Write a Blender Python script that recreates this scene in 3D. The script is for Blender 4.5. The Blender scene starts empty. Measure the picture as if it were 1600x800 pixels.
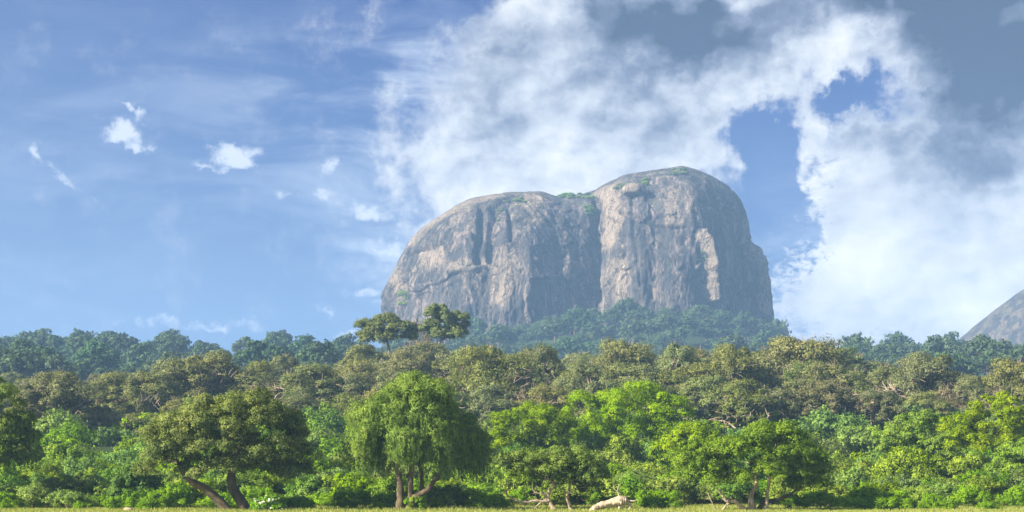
import bpy, math, random
import numpy as np
from mathutils import Vector

R = math.radians
F = 2462.0            # focal length in photo pixels (photo is 1600 wide)
HZ = 745.0            # photo row of the true horizon
CAMZ = 3.0
S = bpy.context.scene
COL = S.collection

# ------------------------------------------------------------------ camera
cam = bpy.data.cameras.new('camera')
cam.lens = 36.0 * F / 1600.0
cam.sensor_width = 36.0
cam.shift_y = (HZ - 400.0) / 1600.0
cam.clip_start = 0.5
cam.clip_end = 9000.0
camo = bpy.data.objects.new('camera', cam)
camo.location = (0, 0, CAMZ)
camo.rotation_euler = (R(90), 0, 0)
COL.objects.link(camo)
S.camera = camo

# ------------------------------------------------------------------ render settings
S.view_settings.view_transform = 'Standard'
S.view_settings.look = 'None'
S.view_settings.exposure = 1.48
S.view_settings.gamma = 1.0
S.view_settings.use_curve_mapping = False
cy = S.cycles
cy.max_bounces = 6
cy.diffuse_bounces = 2
cy.glossy_bounces = 2
cy.transmission_bounces = 4
cy.transparent_max_bounces = 6
cy.volume_bounces = 1
cy.use_denoising = True
try:
    cy.denoising_prefilter = 'ACCURATE'
except Exception:
    pass
cy.sample_clamp_indirect = 6.0
cy.caustics_reflective = False
cy.caustics_refractive = False

# ------------------------------------------------------------------ sun
SUN_EL = R(29)
SUN_AZ = R(-119)         # measured from +Y towards +X: left of and behind the camera
sd = Vector((math.sin(SUN_AZ) * math.cos(SUN_EL), math.cos(SUN_AZ) * math.cos(SUN_EL), math.sin(SUN_EL)))
sun = bpy.data.lights.new('sun', 'SUN')
sun.energy = 5.0
sun.angle = R(0.53)
sun.color = (1.0, 0.91, 0.76)
suno = bpy.data.objects.new('sun', sun)
suno.rotation_euler = (-sd).to_track_quat('-Z', 'Y').to_euler()
COL.objects.link(suno)

# ------------------------------------------------------------------ node helper
class NG:
    """short helper for writing node trees as expressions"""
    def __init__(self, tree):
        self.t = tree
        self.n = tree.nodes
        self.l = tree.links
    def put(self, sock, v):
        if isinstance(v, bpy.types.NodeSocket):
            self.l.new(v, sock)
        elif v is not None:
            if sock.type == 'VECTOR' and not hasattr(v, '__len__'):
                v = (v, v, v)
            if sock.type == 'RGBA' and hasattr(v, '__len__') and len(v) == 3:
                v = (*v, 1.0)
            sock.default_value = v
    def m(self, op, a, b=None, c=None, clamp=False):
        n = self.n.new('ShaderNodeMath'); n.operation = op; n.use_clamp = clamp
        for i, v in enumerate((a, b, c)):
            if v is not None: self.put(n.inputs[i], v)
        return n.outputs[0]
    def v(self, op, a, b=None, out=0, scale=None):
        n = self.n.new('ShaderNodeVectorMath'); n.operation = op
        self.put(n.inputs[0], a)
        if b is not None: self.put(n.inputs[1], b)
        if scale is not None: self.put(n.inputs['Scale'], scale)
        return n.outputs[out]
    def noise(self, vec, scale, detail=4, rough=0.55, dist=0.0, col=False, lac=2.0):
        n = self.n.new('ShaderNodeTexNoise')
        self.put(n.inputs['Vector'], vec)
        n.inputs['Scale'].default_value = scale
        n.inputs['Detail'].default_value = detail
        n.inputs['Roughness'].default_value = rough
        n.inputs['Distortion'].default_value = dist
        n.inputs['Lacunarity'].default_value = lac
        return n.outputs['Color' if col else 'Fac']
    def ss(self, x, lo, hi, a=0.0, b=1.0, smooth=True):
        n = self.n.new('ShaderNodeMapRange')
        n.interpolation_type = 'SMOOTHSTEP' if smooth else 'LINEAR'
        self.put(n.inputs['Value'], x)
        self.put(n.inputs['From Min'], lo); self.put(n.inputs['From Max'], hi)
        self.put(n.inputs['To Min'], a); self.put(n.inputs['To Max'], b)
        return n.outputs[0]
    def mix(self, f, a, b, mode='MIX'):
        n = self.n.new('ShaderNodeMix'); n.data_type = 'RGBA'; n.blend_type = mode
        self.put(n.inputs[0], f); self.put(n.inputs[6], a); self.put(n.inputs[7], b)
        return n.outputs[2]
    def mapping(self, vec, loc=(0, 0, 0), rot=(0, 0, 0), scale=(1, 1, 1), kind='POINT'):
        n = self.n.new('ShaderNodeMapping'); n.vector_type = kind
        self.put(n.inputs['Vector'], vec)
        n.inputs['Location'].default_value = loc
        n.inputs['Rotation'].default_value = rot
        n.inputs['Scale'].default_value = scale
        return n.outputs[0]
    def comb(self, x, y, z):
        n = self.n.new('ShaderNodeCombineXYZ')
        for i, v in enumerate((x, y, z)): self.put(n.inputs[i], v)
        return n.outputs[0]
    def sep(self, v):
        n = self.n.new('ShaderNodeSeparateXYZ'); self.put(n.inputs[0], v)
        return n.outputs

# ------------------------------------------------------------------ world: sky and the clouds of the day
world = bpy.data.worlds.new('World')
S.world = world
world.use_nodes = True
wt = world.node_tree
wt.nodes.clear()
g = NG(wt)
sky = wt.nodes.new('ShaderNodeTexSky')
sky.sky_type = 'NISHITA'
sky.sun_disc = False
sky.sun_elevation = SUN_EL
sky.sun_rotation = SUN_AZ
sky.altitude = 50
sky.air_density = 1.0
sky.dust_density = 0.6
sky.ozone_density = 2.5
tc = wt.nodes.new('ShaderNodeTexCoord')
d = g.v('NORMALIZE', tc.outputs['Generated'])
dx, dy, dz = g.sep(d)
az = g.m('ARCTAN2', dx, dy)
el = g.m('ARCSINE', dz)
U = g.m('MULTIPLY_ADD', az, F / 100, 8.0)
V = g.m('MULTIPLY', el, F / 100)
chart = g.comb(U, V, 0.0)                       # sky chart: 1 unit = 2.3 degrees
nv = g.v('SCALE', d, scale=F / 100)             # seamless 3D lookup for noise
w1 = g.noise(nv, 0.55, 4, 0.6, col=True)
w2 = g.noise(nv, 2.4, 8, 0.62, col=True)
w = g.v('SUBTRACT', w1, (0.5, 0.5, 0.5))
wb = g.v('SUBTRACT', w2, (0.5, 0.5, 0.5))
warped = g.v('ADD', chart, g.v('ADD', g.v('SCALE', w, scale=1.5), g.v('SCALE', wb, scale=0.9)))
ws = g.v('ADD', chart, g.v('ADD', g.v('SCALE', w, scale=0.5), g.v('SCALE', wb, scale=0.75)))

def blobs(vec, lst):
    acc = None
    for (px, py, rx, ry, rot, amp) in lst:
        p = g.mapping(vec, (px / 100, (HZ - py) / 100, 0), (0, 0, R(rot)), (rx / 100, ry / 100, 1), 'TEXTURE')
        pz = g.v('MULTIPLY', p, (1, 1, 0))
        q = g.v('DOT_PRODUCT', pz, pz, out=1)
        e = g.m('EXPONENT', g.m('MULTIPLY', q, -1.0))
        acc = g.m('MULTIPLY', e, amp) if acc is None else g.m('MULTIPLY_ADD', e, amp, acc)
    return acc

thick = blobs(warped, [
    (920, 60, 260, 150, 0, 1.3), (800, 250, 150, 130, 0, 1.05), (1010, 220, 170, 110, 0, 1.0),
    (1230, 40, 260, 110, 0, 1.3), (1560, 80, 240, 210, 0, 1.5), (1450, 330, 210, 130, 0, 1.2),
    (1380, 470, 220, 100, 0, 1.1), (1600, 420, 180, 150, 0, 0.8), (700, 330, 90, 60, 0, 0.6),
    (1090, 130, 130, 80, 0, 0.6), (1340, 250, 90, 60, 0, 0.5),
    (1335, 160, 72, 38, 0, -1.5), (1190, 215, 75, 55, 0, -1.35), (1200, 330, 66, 120, 8, -1.15),
    (1255, 400, 50, 50, 0, -0.3), (1300, 340, 60, 60, 0, 0.35), (1285, 475, 95, 50, 0, 0.75), (1262, 205, 22, 45, 0, 0.7), (730, 20, 60, 40, 0, -0.8), (660, 60, 70, 90, 0, -0.5)])
f1 = g.noise(nv, 1.5, 9, 0.6)
f2 = g.noise(nv, 5.0, 6, 0.6)
rip = g.noise(g.mapping(nv, scale=(1, 1, 1.9)), 7.0, 4, 0.55, dist=0.6)
lowright = g.ss(blobs(chart, [(1390, 410, 290, 150, 0, 1.0)]), 0.15, 0.8)
grain = g.m('ADD', g.m('MULTIPLY', g.m('SUBTRACT', f1, 0.5), 2.3), g.m('MULTIPLY', g.m('SUBTRACT', f2, 0.5), 0.8))
dens = g.m('ADD', thick, g.m('MULTIPLY', grain, g.ss(thick, -0.25, 0.25)))
dens = g.m('ADD', dens, g.m('MULTIPLY', g.m('MULTIPLY', g.m('SUBTRACT', rip, 0.52), 2.6), lowright))
# scattered cloud on the rest of the sphere, beside and behind the viewer
side = g.ss(g.m('ABSOLUTE', g.m('SUBTRACT', az, -0.02)), 0.42, 0.75)
low = g.ss(g.noise(nv, 0.16, 3, 0.5), 0.42, 0.62)
dens = g.m('ADD', dens, g.m('MULTIPLY', g.m('MULTIPLY', low, side), 0.9))
alpha = g.ss(dens, 0.0, 1.08)
# veil: thin streaky high cloud
stre = g.noise(g.mapping(nv, rot=(0, R(-14), 0), scale=(0.35, 1, 1.5)), 1.1, 6, 0.6, dist=0.5)
veilm = blobs(warped, [(520, 170, 260, 110, 10, 0.8), (560, 320, 120, 70, 0, 0.7), (60, 300, 190, 260, 0, 0.3),
                       (600, 440, 60, 60, 0, 0.7), (590, 385, 45, 18, 0, 0.8), (640, 170, 80, 150, 0, 0.6), (1230, 400, 90, 110, 0, 0.6)])
veil = g.m('MULTIPLY', g.ss(stre, 0.38, 0.72), veilm, clamp=True)
veil = g.m('MULTIPLY', veil, 0.6)
# small fair-weather wisps
wsm = blobs(ws, [(205, 225, 38, 16, 8, 1.0), (222, 196, 24, 9, -25, 0.8), (235, 243, 24, 8, 5, 0.7),
                 (372, 250, 44, 15, 8, 1.0), (395, 268, 28, 11, -18, 0.9), (325, 274, 36, 6, 6, 0.6),
                 (95, 250, 26, 7, 35, 0.55), (78, 270, 9, 16, 0, 0.5), (120, 305, 50, 10, -38, 0.5), (180, 345, 60, 11, -38, 0.2),
                 (332, 164, 20, 7, 20, 0.5), (522, 268, 14, 26, 0, 0.6), (452, 320, 26, 13, -10, 0.55),
                 (512, 312, 26, 12, 10, 0.55), (583, 335, 48, 17, -5, 0.85), (610, 388, 40, 11, -4, 0.85),
                 (570, 450, 50, 11, -2, 0.65), (505, 486, 26, 10, 0, 0.6), (590, 470, 30, 10, 0, 0.7), (545, 520, 34, 12, 0, 0.7),
                 (240, 512, 90, 13, 0, 0.5), (350, 515, 70, 12, 0, 0.6), (140, 480, 22, 24, 0, 0.35)])
f3 = g.noise(nv, 3.4, 7, 0.62, dist=0.3)
wisp = g.ss(g.m('ADD', wsm, g.m('MULTIPLY', g.m('SUBTRACT', f3, 0.5), 2.2)), 0.22, 1.1)
wisp = g.m('MULTIPLY', wisp, g.ss(wsm, 0.12, 0.5))
# brightness of the cloud body
dark = blobs(warped, [(1060, 85, 130, 60, 0, 1.45), (1480, 5, 260, 65, 0, 1.8), (1565, 180, 150, 120, 0, 1.4),
                      (1500, 290, 90, 40, 0, 0.5), (860, 150, 170, 90, 0, 0.6), (720, 110, 80, 90, 0, 0.35), (1330, 225, 80, 30, 0, 0.5),
                      (1500, 105, 140, 60, 0, 0.5), (760, 210, 60, 60, 0, 0.2), (1350, 90, 60, 60, 0, -0.35), (1340, 35, 50, 25, 0, 0.2),
                      (1150, 25, 40, 45, 0, -0.6), (880, 55, 150, 40, 0, 0.25)])
bw = g.v('ADD', g.mapping(nv, scale=(0.8, 1, 1.15)), g.v('SCALE', wb, scale=0.35))
bA = g.noise(bw, 0.85, 9, 0.55)
bB = g.noise(g.v('ADD', bw, (-0.12, 0.0, 0.14)), 0.85, 9, 0.55)
relief = g.m('MULTIPLY', g.m('SUBTRACT', bA, bB), 1.7)
dk = g.m('ADD', dark, g.m('MULTIPLY', g.m('SUBTRACT', g.noise(nv, 0.7, 6, 0.5, dist=0.3), 0.5), 1.7))
dk = g.m('ADD', dk, g.m('MULTIPLY', g.m('SUBTRACT', bA, 0.5), 1.5))
dk = g.m('ADD', dk, relief)
dk = g.m('ADD', dk, g.m('MULTIPLY', g.m('SUBTRACT', f2, 0.5), 0.2))
dk = g.m('ADD', dk, g.ss(dens, 0.2, 1.3, -0.05, 0.36))
dk = g.m('MULTIPLY', dk, g.ss(lowright, 0, 1, 1.0, 0.75))
rc_ = wt.nodes.new('ShaderNodeValToRGB')
for pos_, col_ in ((0.0, (9.2, 9.2, 9.2, 1)), (0.28, (7.0, 7.3, 7.9, 1)), (0.52, (4.6, 5.1, 6.2, 1)), (0.78, (1.8, 2.2, 3.3, 1)), (1.0, (0.55, 0.8, 1.5, 1))):
    e_ = rc_.color_ramp.elements.new(pos_) if pos_ not in (0.0, 1.0) else rc_.color_ramp.elements[0 if pos_ == 0.0 else -1]
    e_.color = (col_[0] / 9.7, col_[1] / 10, col_[2] / 10.8, 1)
wt.links.new(g.ss(dk, -0.45, 1.6, smooth=False), rc_.inputs[0])
clcol = g.v('SCALE', rc_.outputs[0], scale=10.0)
elf = g.ss(el, 0.0, 0.32, smooth=False)
blue = g.mix(elf, (1.3, 2.4, 4.8, 1), (0.0, 0.27, 2.1, 1))
rightness = g.ss(az, -0.33, 0.0)
blue = g.mix(g.m('MULTIPLY', g.m('SUBTRACT', 1.0, rightness), 0.22), blue, (2.3, 3.2, 5.0, 1))
base = g.mix(0.85, sky.outputs[0], blue)
c = g.mix(veil, base, (5.6, 6.3, 7.4, 1))
cl = clcol
c = g.mix(g.m('MULTIPLY', alpha, 0.97), c, cl)
c = g.mix(g.m('MULTIPLY', wisp, 0.85), c, (6.6, 7.0, 7.6, 1))
bg = wt.nodes.new('ShaderNodeBackground')
bg.inputs['Strength'].default_value = 0.052
wt.links.new(c, bg.inputs['Color'])
wo = wt.nodes.new('ShaderNodeOutputWorld')
wt.links.new(bg.outputs[0], wo.inputs['Surface'])
world.cycles.sampling_method = 'MANUAL'
world.cycles.sample_map_resolution = 512

# ------------------------------------------------------------------ basic helpers
def P(px, py, D):
    """point of the place seen at photo pixel px,py, D metres ahead"""
    return np.array([(px - 800.0) / F * D, D, CAMZ + (HZ - py) / F * D])

def PX(x, y, z):
    return 800 + F * x / y, HZ - F * (z - CAMZ) / y

def tag(o, label=None, cat=None, group=None, kind=None):
    if label: o['label'] = label
    if cat: o['category'] = cat
    if group: o['group'] = group
    if kind: o['kind'] = kind
    return o

def empty(name, loc, rz=0.0, sc=1.0):
    o = bpy.data.objects.new(name, None)
    COL.objects.link(o)
    o.location = loc
    o.rotation_euler = (0, 0, rz)
    o.scale = (sc, sc, sc) if not hasattr(sc, '__len__') else sc
    o.empty_display_size = 0.5
    return o

def copy_thing(root, loc, rz, sc, label=None, group=None, cat=None):
    r = root.copy()
    COL.objects.link(r)
    r.location = loc
    r.rotation_euler = (0, 0, rz)
    r.scale = (sc, sc, sc) if not hasattr(sc, '__len__') else sc
    for ch in root.children:
        c_ = ch.copy()
        COL.objects.link(c_)
        c_.parent = r
    if label: r['label'] = label
    if group: r['group'] = group
    if cat: r['category'] = cat
    return r

def hash3(ix, iy, iz, s):
    h = (ix * 374761393 + iy * 668265263 + iz * 2147483647 + s * 974634777) & 0xFFFFFFFF
    h = ((h ^ (h >> 13)) * 1274126177) & 0xFFFFFFFF
    h = ((h ^ (h >> 16)) * 2246822519) & 0xFFFFFFFF
    return ((h ^ (h >> 15)) & 0xFFFFFF) / float(0xFFFFFF) * 2 - 1

def vnoise(p, s=0):
    """smooth value noise, -1..1"""
    i = np.floor(p).astype(np.int64)
    f = p - i
    f = f * f * f * (f * (f * 6 - 15) + 10)
    r = 0
    for a in (0, 1):
        wa = f[:, 0] if a else 1 - f[:, 0]
        for b in (0, 1):
            wb_ = f[:, 1] if b else 1 - f[:, 1]
            for c_ in (0, 1):
                wc = f[:, 2] if c_ else 1 - f[:, 2]
                r = r + wa * wb_ * wc * hash3(i[:, 0] + a, i[:, 1] + b, i[:, 2] + c_, s)
    return r

def fbm(p, octv=4, s=0, gain=0.5):
    r = 0; a = 1.0; t = 0
    q = p.copy()
    for o in range(octv):
        r = r + a * vnoise(q, s + o * 17)
        t += a
        a *= gain
        q = q * 2.03 + 11.7
    return r / t

def mesh_from(name, verts, faces, nper, mat, parent=None, smooth=False, attrs=None, loc=None, vn=None):
    """verts (N,3), faces flat index array with nper corners each"""
    me = bpy.data.meshes.new(name)
    verts = np.asarray(verts, np.float32)
    faces = np.asarray(faces, np.int32).ravel()
    nf = len(faces) // nper
    me.vertices.add(len(verts)); me.vertices.foreach_set('co', verts.ravel())
    me.loops.add(len(faces)); me.loops.foreach_set('vertex_index', faces)
    me.polygons.add(nf)
    me.polygons.foreach_set('loop_start', np.arange(nf, dtype=np.int32) * nper)
    me.polygons.foreach_set('loop_total', np.full(nf, nper, np.int32))
    if smooth:
        me.polygons.foreach_set('use_smooth', np.ones(nf, bool))
    for k, (dom, arr) in (attrs or {}).items():
        at = me.attributes.new(k, 'FLOAT', dom)
        at.data.foreach_set('value', np.asarray(arr, np.float32))
    me.update(calc_edges=True)
    if vn is not None:
        me.polygons.foreach_set('use_smooth', np.ones(nf, bool))
        me.normals_split_custom_set_from_vertices(np.asarray(vn, np.float32))
    me.materials.append(mat)
    o = bpy.data.objects.new(name, me)
    COL.objects.link(o)
    if parent is not None: o.parent = parent
    if loc is not None: o.location = loc
    return o

def unit(v):
    return v / (np.linalg.norm(v, axis=-1, keepdims=True) + 1e-9)

# ------------------------------------------------------------------ materials
def leaf_mat(name, dark, mid, light, transl=0.35, huevar=0.03, spec=0.10):
    m = bpy.data.materials.new(name); m.use_nodes = True
    t = m.node_tree; t.nodes.clear(); g = NG(t)
    a = t.nodes.new('ShaderNodeAttribute'); a.attribute_name = 'tint'
    co = t.nodes.new('ShaderNodeTexCoord').outputs['Object']
    oi = t.nodes.new('ShaderNodeObjectInfo').outputs['Random']
    n = g.noise(co, 0.45, 3, 0.6)
    f = g.m('ADD', g.m('MULTIPLY', a.outputs['Fac'], 0.6), g.m('MULTIPLY', g.m('SUBTRACT', n, 0.3), 1.0), clamp=True)
    r = t.nodes.new('ShaderNodeValToRGB')
    r.color_ramp.elements[0].color = (*dark, 1); r.color_ramp.elements[0].position = 0.1
    r.color_ramp.elements[1].color = (*light, 1); r.color_ramp.elements[1].position = 0.95
    e = r.color_ramp.elements.new(0.5); e.color = (*mid, 1)
    t.links.new(f, r.inputs[0])
    hs = t.nodes.new('ShaderNodeHueSaturation')
    t.links.new(r.outputs[0], hs.inputs['Color'])
    t.links.new(g.m('MULTIPLY_ADD', oi, huevar * 1.5, 0.497 - huevar), hs.inputs['Hue'])
    t.links.new(g.m('MULTIPLY_ADD', g.m('FRACT', g.m('MULTIPLY', oi, 7.3)), 0.3, 0.82), hs.inputs['Saturation'])
    t.links.new(g.m('MULTIPLY_ADD', g.m('FRACT', g.m('MULTIPLY', oi, 13.7)), 0.26, 0.92), hs.inputs['Value'])
    colr = hs.outputs[0]
    pb = t.nodes.new('ShaderNodeBsdfPrincipled')
    t.links.new(colr, pb.inputs['Base Color'])
    pb.inputs['Roughness'].default_value = 0.6
    pb.inputs['Specular IOR Level'].default_value = spec
    tr = t.nodes.new('ShaderNodeBsdfTranslucent')
    t.links.new(g.mix(1.0, colr, (1.2, 1.2, 0.45, 1), 'MULTIPLY'), tr.inputs['Color'])
    ms = t.nodes.new('ShaderNodeMixShader'); ms.inputs[0].default_value = transl
    t.links.new(pb.outputs[0], ms.inputs[1]); t.links.new(tr.outputs[0], ms.inputs[2])
    ou = t.nodes.new('ShaderNodeOutputMaterial'); t.links.new(ms.outputs[0], ou.inputs['Surface'])
    return m

def bark_mat(name, a, b, scale=3.0):
    m = bpy.data.materials.new(name); m.use_nodes = True
    t = m.node_tree; g = NG(t)
    pb = t.nodes['Principled BSDF']
    co = t.nodes.new('ShaderNodeTexCoord').outputs['Object']
    n = g.noise(g.mapping(co, scale=(1, 1, 0.25)), scale, 6, 0.65)
    n2 = g.noise(co, 0.9, 3, 0.5)
    f = g.ss(g.m('ADD', g.m('MULTIPLY', n, 0.7), g.m('MULTIPLY', n2, 0.4)), 0.35, 0.75)
    t.links.new(g.mix(f, (*a, 1), (*b, 1)), pb.inputs['Base Color'])
    pb.inputs['Roughness'].default_value = 0.9
    pb.inputs['Specular IOR Level'].default_value = 0.15
    bp = t.nodes.new('ShaderNodeBump'); bp.inputs['Strength'].default_value = 0.7; bp.inputs['Distance'].default_value = 0.06
    t.links.new(n, bp.inputs['Height']); t.links.new(bp.outputs[0], pb.inputs['Normal'])
    return m

M = {}
M['olive'] = leaf_mat('olive_foliage', (0.070, 0.094, 0.028), (0.182, 0.208, 0.066), (0.370, 0.380, 0.130), 0.26, 0.025)
M['sage'] = leaf_mat('sage_foliage', (0.062, 0.096, 0.029), (0.165, 0.205, 0.066), (0.335, 0.360, 0.125), 0.26, 0.025)
M['dry'] = leaf_mat('dry_foliage', (0.110, 0.089, 0.043), (0.187, 0.158, 0.081), (0.286, 0.242, 0.123), 0.25, 0.02)
M['hero_olive'] = leaf_mat('broadleaf_foliage', (0.046, 0.086, 0.010), (0.155, 0.215, 0.021), (0.370, 0.395, 0.055), 0.27, 0.012)
M['weep'] = leaf_mat('drooping_foliage', (0.050, 0.105, 0.010), (0.140, 0.236, 0.018), (0.300, 0.390, 0.035), 0.28, 0.01)
M['shrub'] = leaf_mat('shrub_foliage', (0.070, 0.145, 0.014), (0.165, 0.310, 0.022), (0.340, 0.480, 0.033), 0.30, 0.03)
M['shrub_dark'] = leaf_mat('dark_shrub_foliage', (0.060, 0.119, 0.017), (0.122, 0.230, 0.026), (0.259, 0.371, 0.045), 0.26, 0.03)
M['shrub_yel'] = leaf_mat('yellow_green_foliage', (0.085, 0.158, 0.005), (0.213, 0.340, 0.012), (0.425, 0.532, 0.027), 0.32, 0.015)
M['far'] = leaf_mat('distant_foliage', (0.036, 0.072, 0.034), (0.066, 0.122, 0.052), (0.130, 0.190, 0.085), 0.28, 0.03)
M['white'] = leaf_mat('white_blossom', (0.55, 0.55, 0.42), (0.7, 0.7, 0.6), (0.8, 0.8, 0.75), 0.2, 0.0)
M['bark'] = bark_mat('grey_brown_bark', (0.065, 0.048, 0.030), (0.20, 0.155, 0.10))
M['bark_pale'] = bark_mat('pale_weathered_bark', (0.26, 0.19, 0.13), (0.46, 0.38, 0.29))
M['bark_dead'] = bark_mat('bleached_dead_wood', (0.20, 0.14, 0.085), (0.60, 0.49, 0.35), 4.0)

# ------------------------------------------------------------------ terrain
YK = np.array([-600, 125, 172, 205, 250, 300, 400, 480, 600, 900, 1000, 3200.])
ZK = np.array([0, 0, 0, 1.5, 5.5, 10, 20, 24, 33, 64, 67, 67.])

def terrain(x, y):
    x = np.asarray(x, float); y = np.asarray(y, float)
    z = (np.interp(y, YK, ZK) + np.interp(y - 14, YK, ZK) + np.interp(y + 14, YK, ZK)) / 3
    fade = np.clip((y - 150) / 200, 0, 1)
    p = np.stack([x / 60, y / 60, np.zeros_like(x)], -1).reshape(-1, 3)
    n = fbm(p, 3, 5).reshape(x.shape)
    z = z + n * 2.2 * fade
    q = np.stack([x / 230, y / 230, np.zeros_like(x)], -1).reshape(-1, 3)
    z = z + fbm(q, 2, 9).reshape(x.shape) * 7 * np.clip((y - 600) / 300, 0, 1)
    t = np.clip((y - 980) / 360, 0, 1); t = t * t * (3 - 2 * t)
    z = z - 4 * np.clip((x - 100) / 150, 0, 1) * np.clip((y - 700) / 200, 0, 1)
    lf = np.clip((x + 260) / 190, 0, 1); lf = lf * lf * (3 - 2 * lf)
    rt = np.clip((272 - x) / 75, 0, 1); rt = rt * rt * (3 - 2 * rt)
    z = z + 60 * (0.76 + 0.24 * np.exp(-((x - 108) / 75) ** 2)) * lf * rt * t
    return z

def TZ(x, y):
    return float(terrain(np.array([x]), np.array([y]))[0])

def ground_material():
    m = bpy.data.materials.new('grassy_ground'); m.use_nodes = True
    t = m.node_tree; g = NG(t); pb = t.nodes['Principled BSDF']
    co = t.nodes.new('ShaderNodeTexCoord').outputs['Object']
    n1 = g.noise(co, 0.12, 5, 0.6); n2 = g.noise(co, 1.6, 5, 0.7)
    a = g.mix(g.ss(n1, 0.35, 0.65), (0.17, 0.22, 0.05, 1), (0.27, 0.28, 0.09, 1))
    a = g.mix(g.ss(n2, 0.45, 0.75), a, (0.22, 0.20, 0.09, 1))
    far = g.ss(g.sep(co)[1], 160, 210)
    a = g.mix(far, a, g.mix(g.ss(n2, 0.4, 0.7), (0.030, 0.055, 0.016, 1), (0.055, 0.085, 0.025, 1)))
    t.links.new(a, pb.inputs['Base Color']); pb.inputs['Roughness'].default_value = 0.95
    pb.inputs['Specular IOR Level'].default_value = 0.1
    bp = t.nodes.new('ShaderNodeBump'); bp.inputs['Strength'].default_value = 0.8; bp.inputs['Distance'].default_value = 0.15
    t.links.new(n2, bp.inputs['Height']); t.links.new(bp.outputs[0], pb.inputs['Normal'])
    return m

def build_ground():
    xs = np.concatenate([np.linspace(-1700, -500, 40, False), np.linspace(-500, 500, 201), np.linspace(500, 1700, 41)[1:]])
    ys = np.concatenate([np.linspace(-500, 100, 20, False), np.linspace(100, 500, 100, False), np.linspace(500, 1500, 160, False), np.linspace(1500, 2800, 40)])
    X, Y = np.meshgrid(xs, ys)
    Z = terrain(X, Y)
    v = np.stack([X, Y, Z], -1).reshape(-1, 3)
    nx, ny = len(xs), len(ys)
    i = np.arange((ny - 1) * (nx - 1)); r = i // (nx - 1); c_ = i % (nx - 1)
    a = r * nx + c_
    f = np.stack([a, a + 1, a + nx + 1, a + nx], -1)
    o = mesh_from('ground', v, f, 4, ground_material(), smooth=True)
    tag(o, kind='structure')
build_ground()

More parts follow.
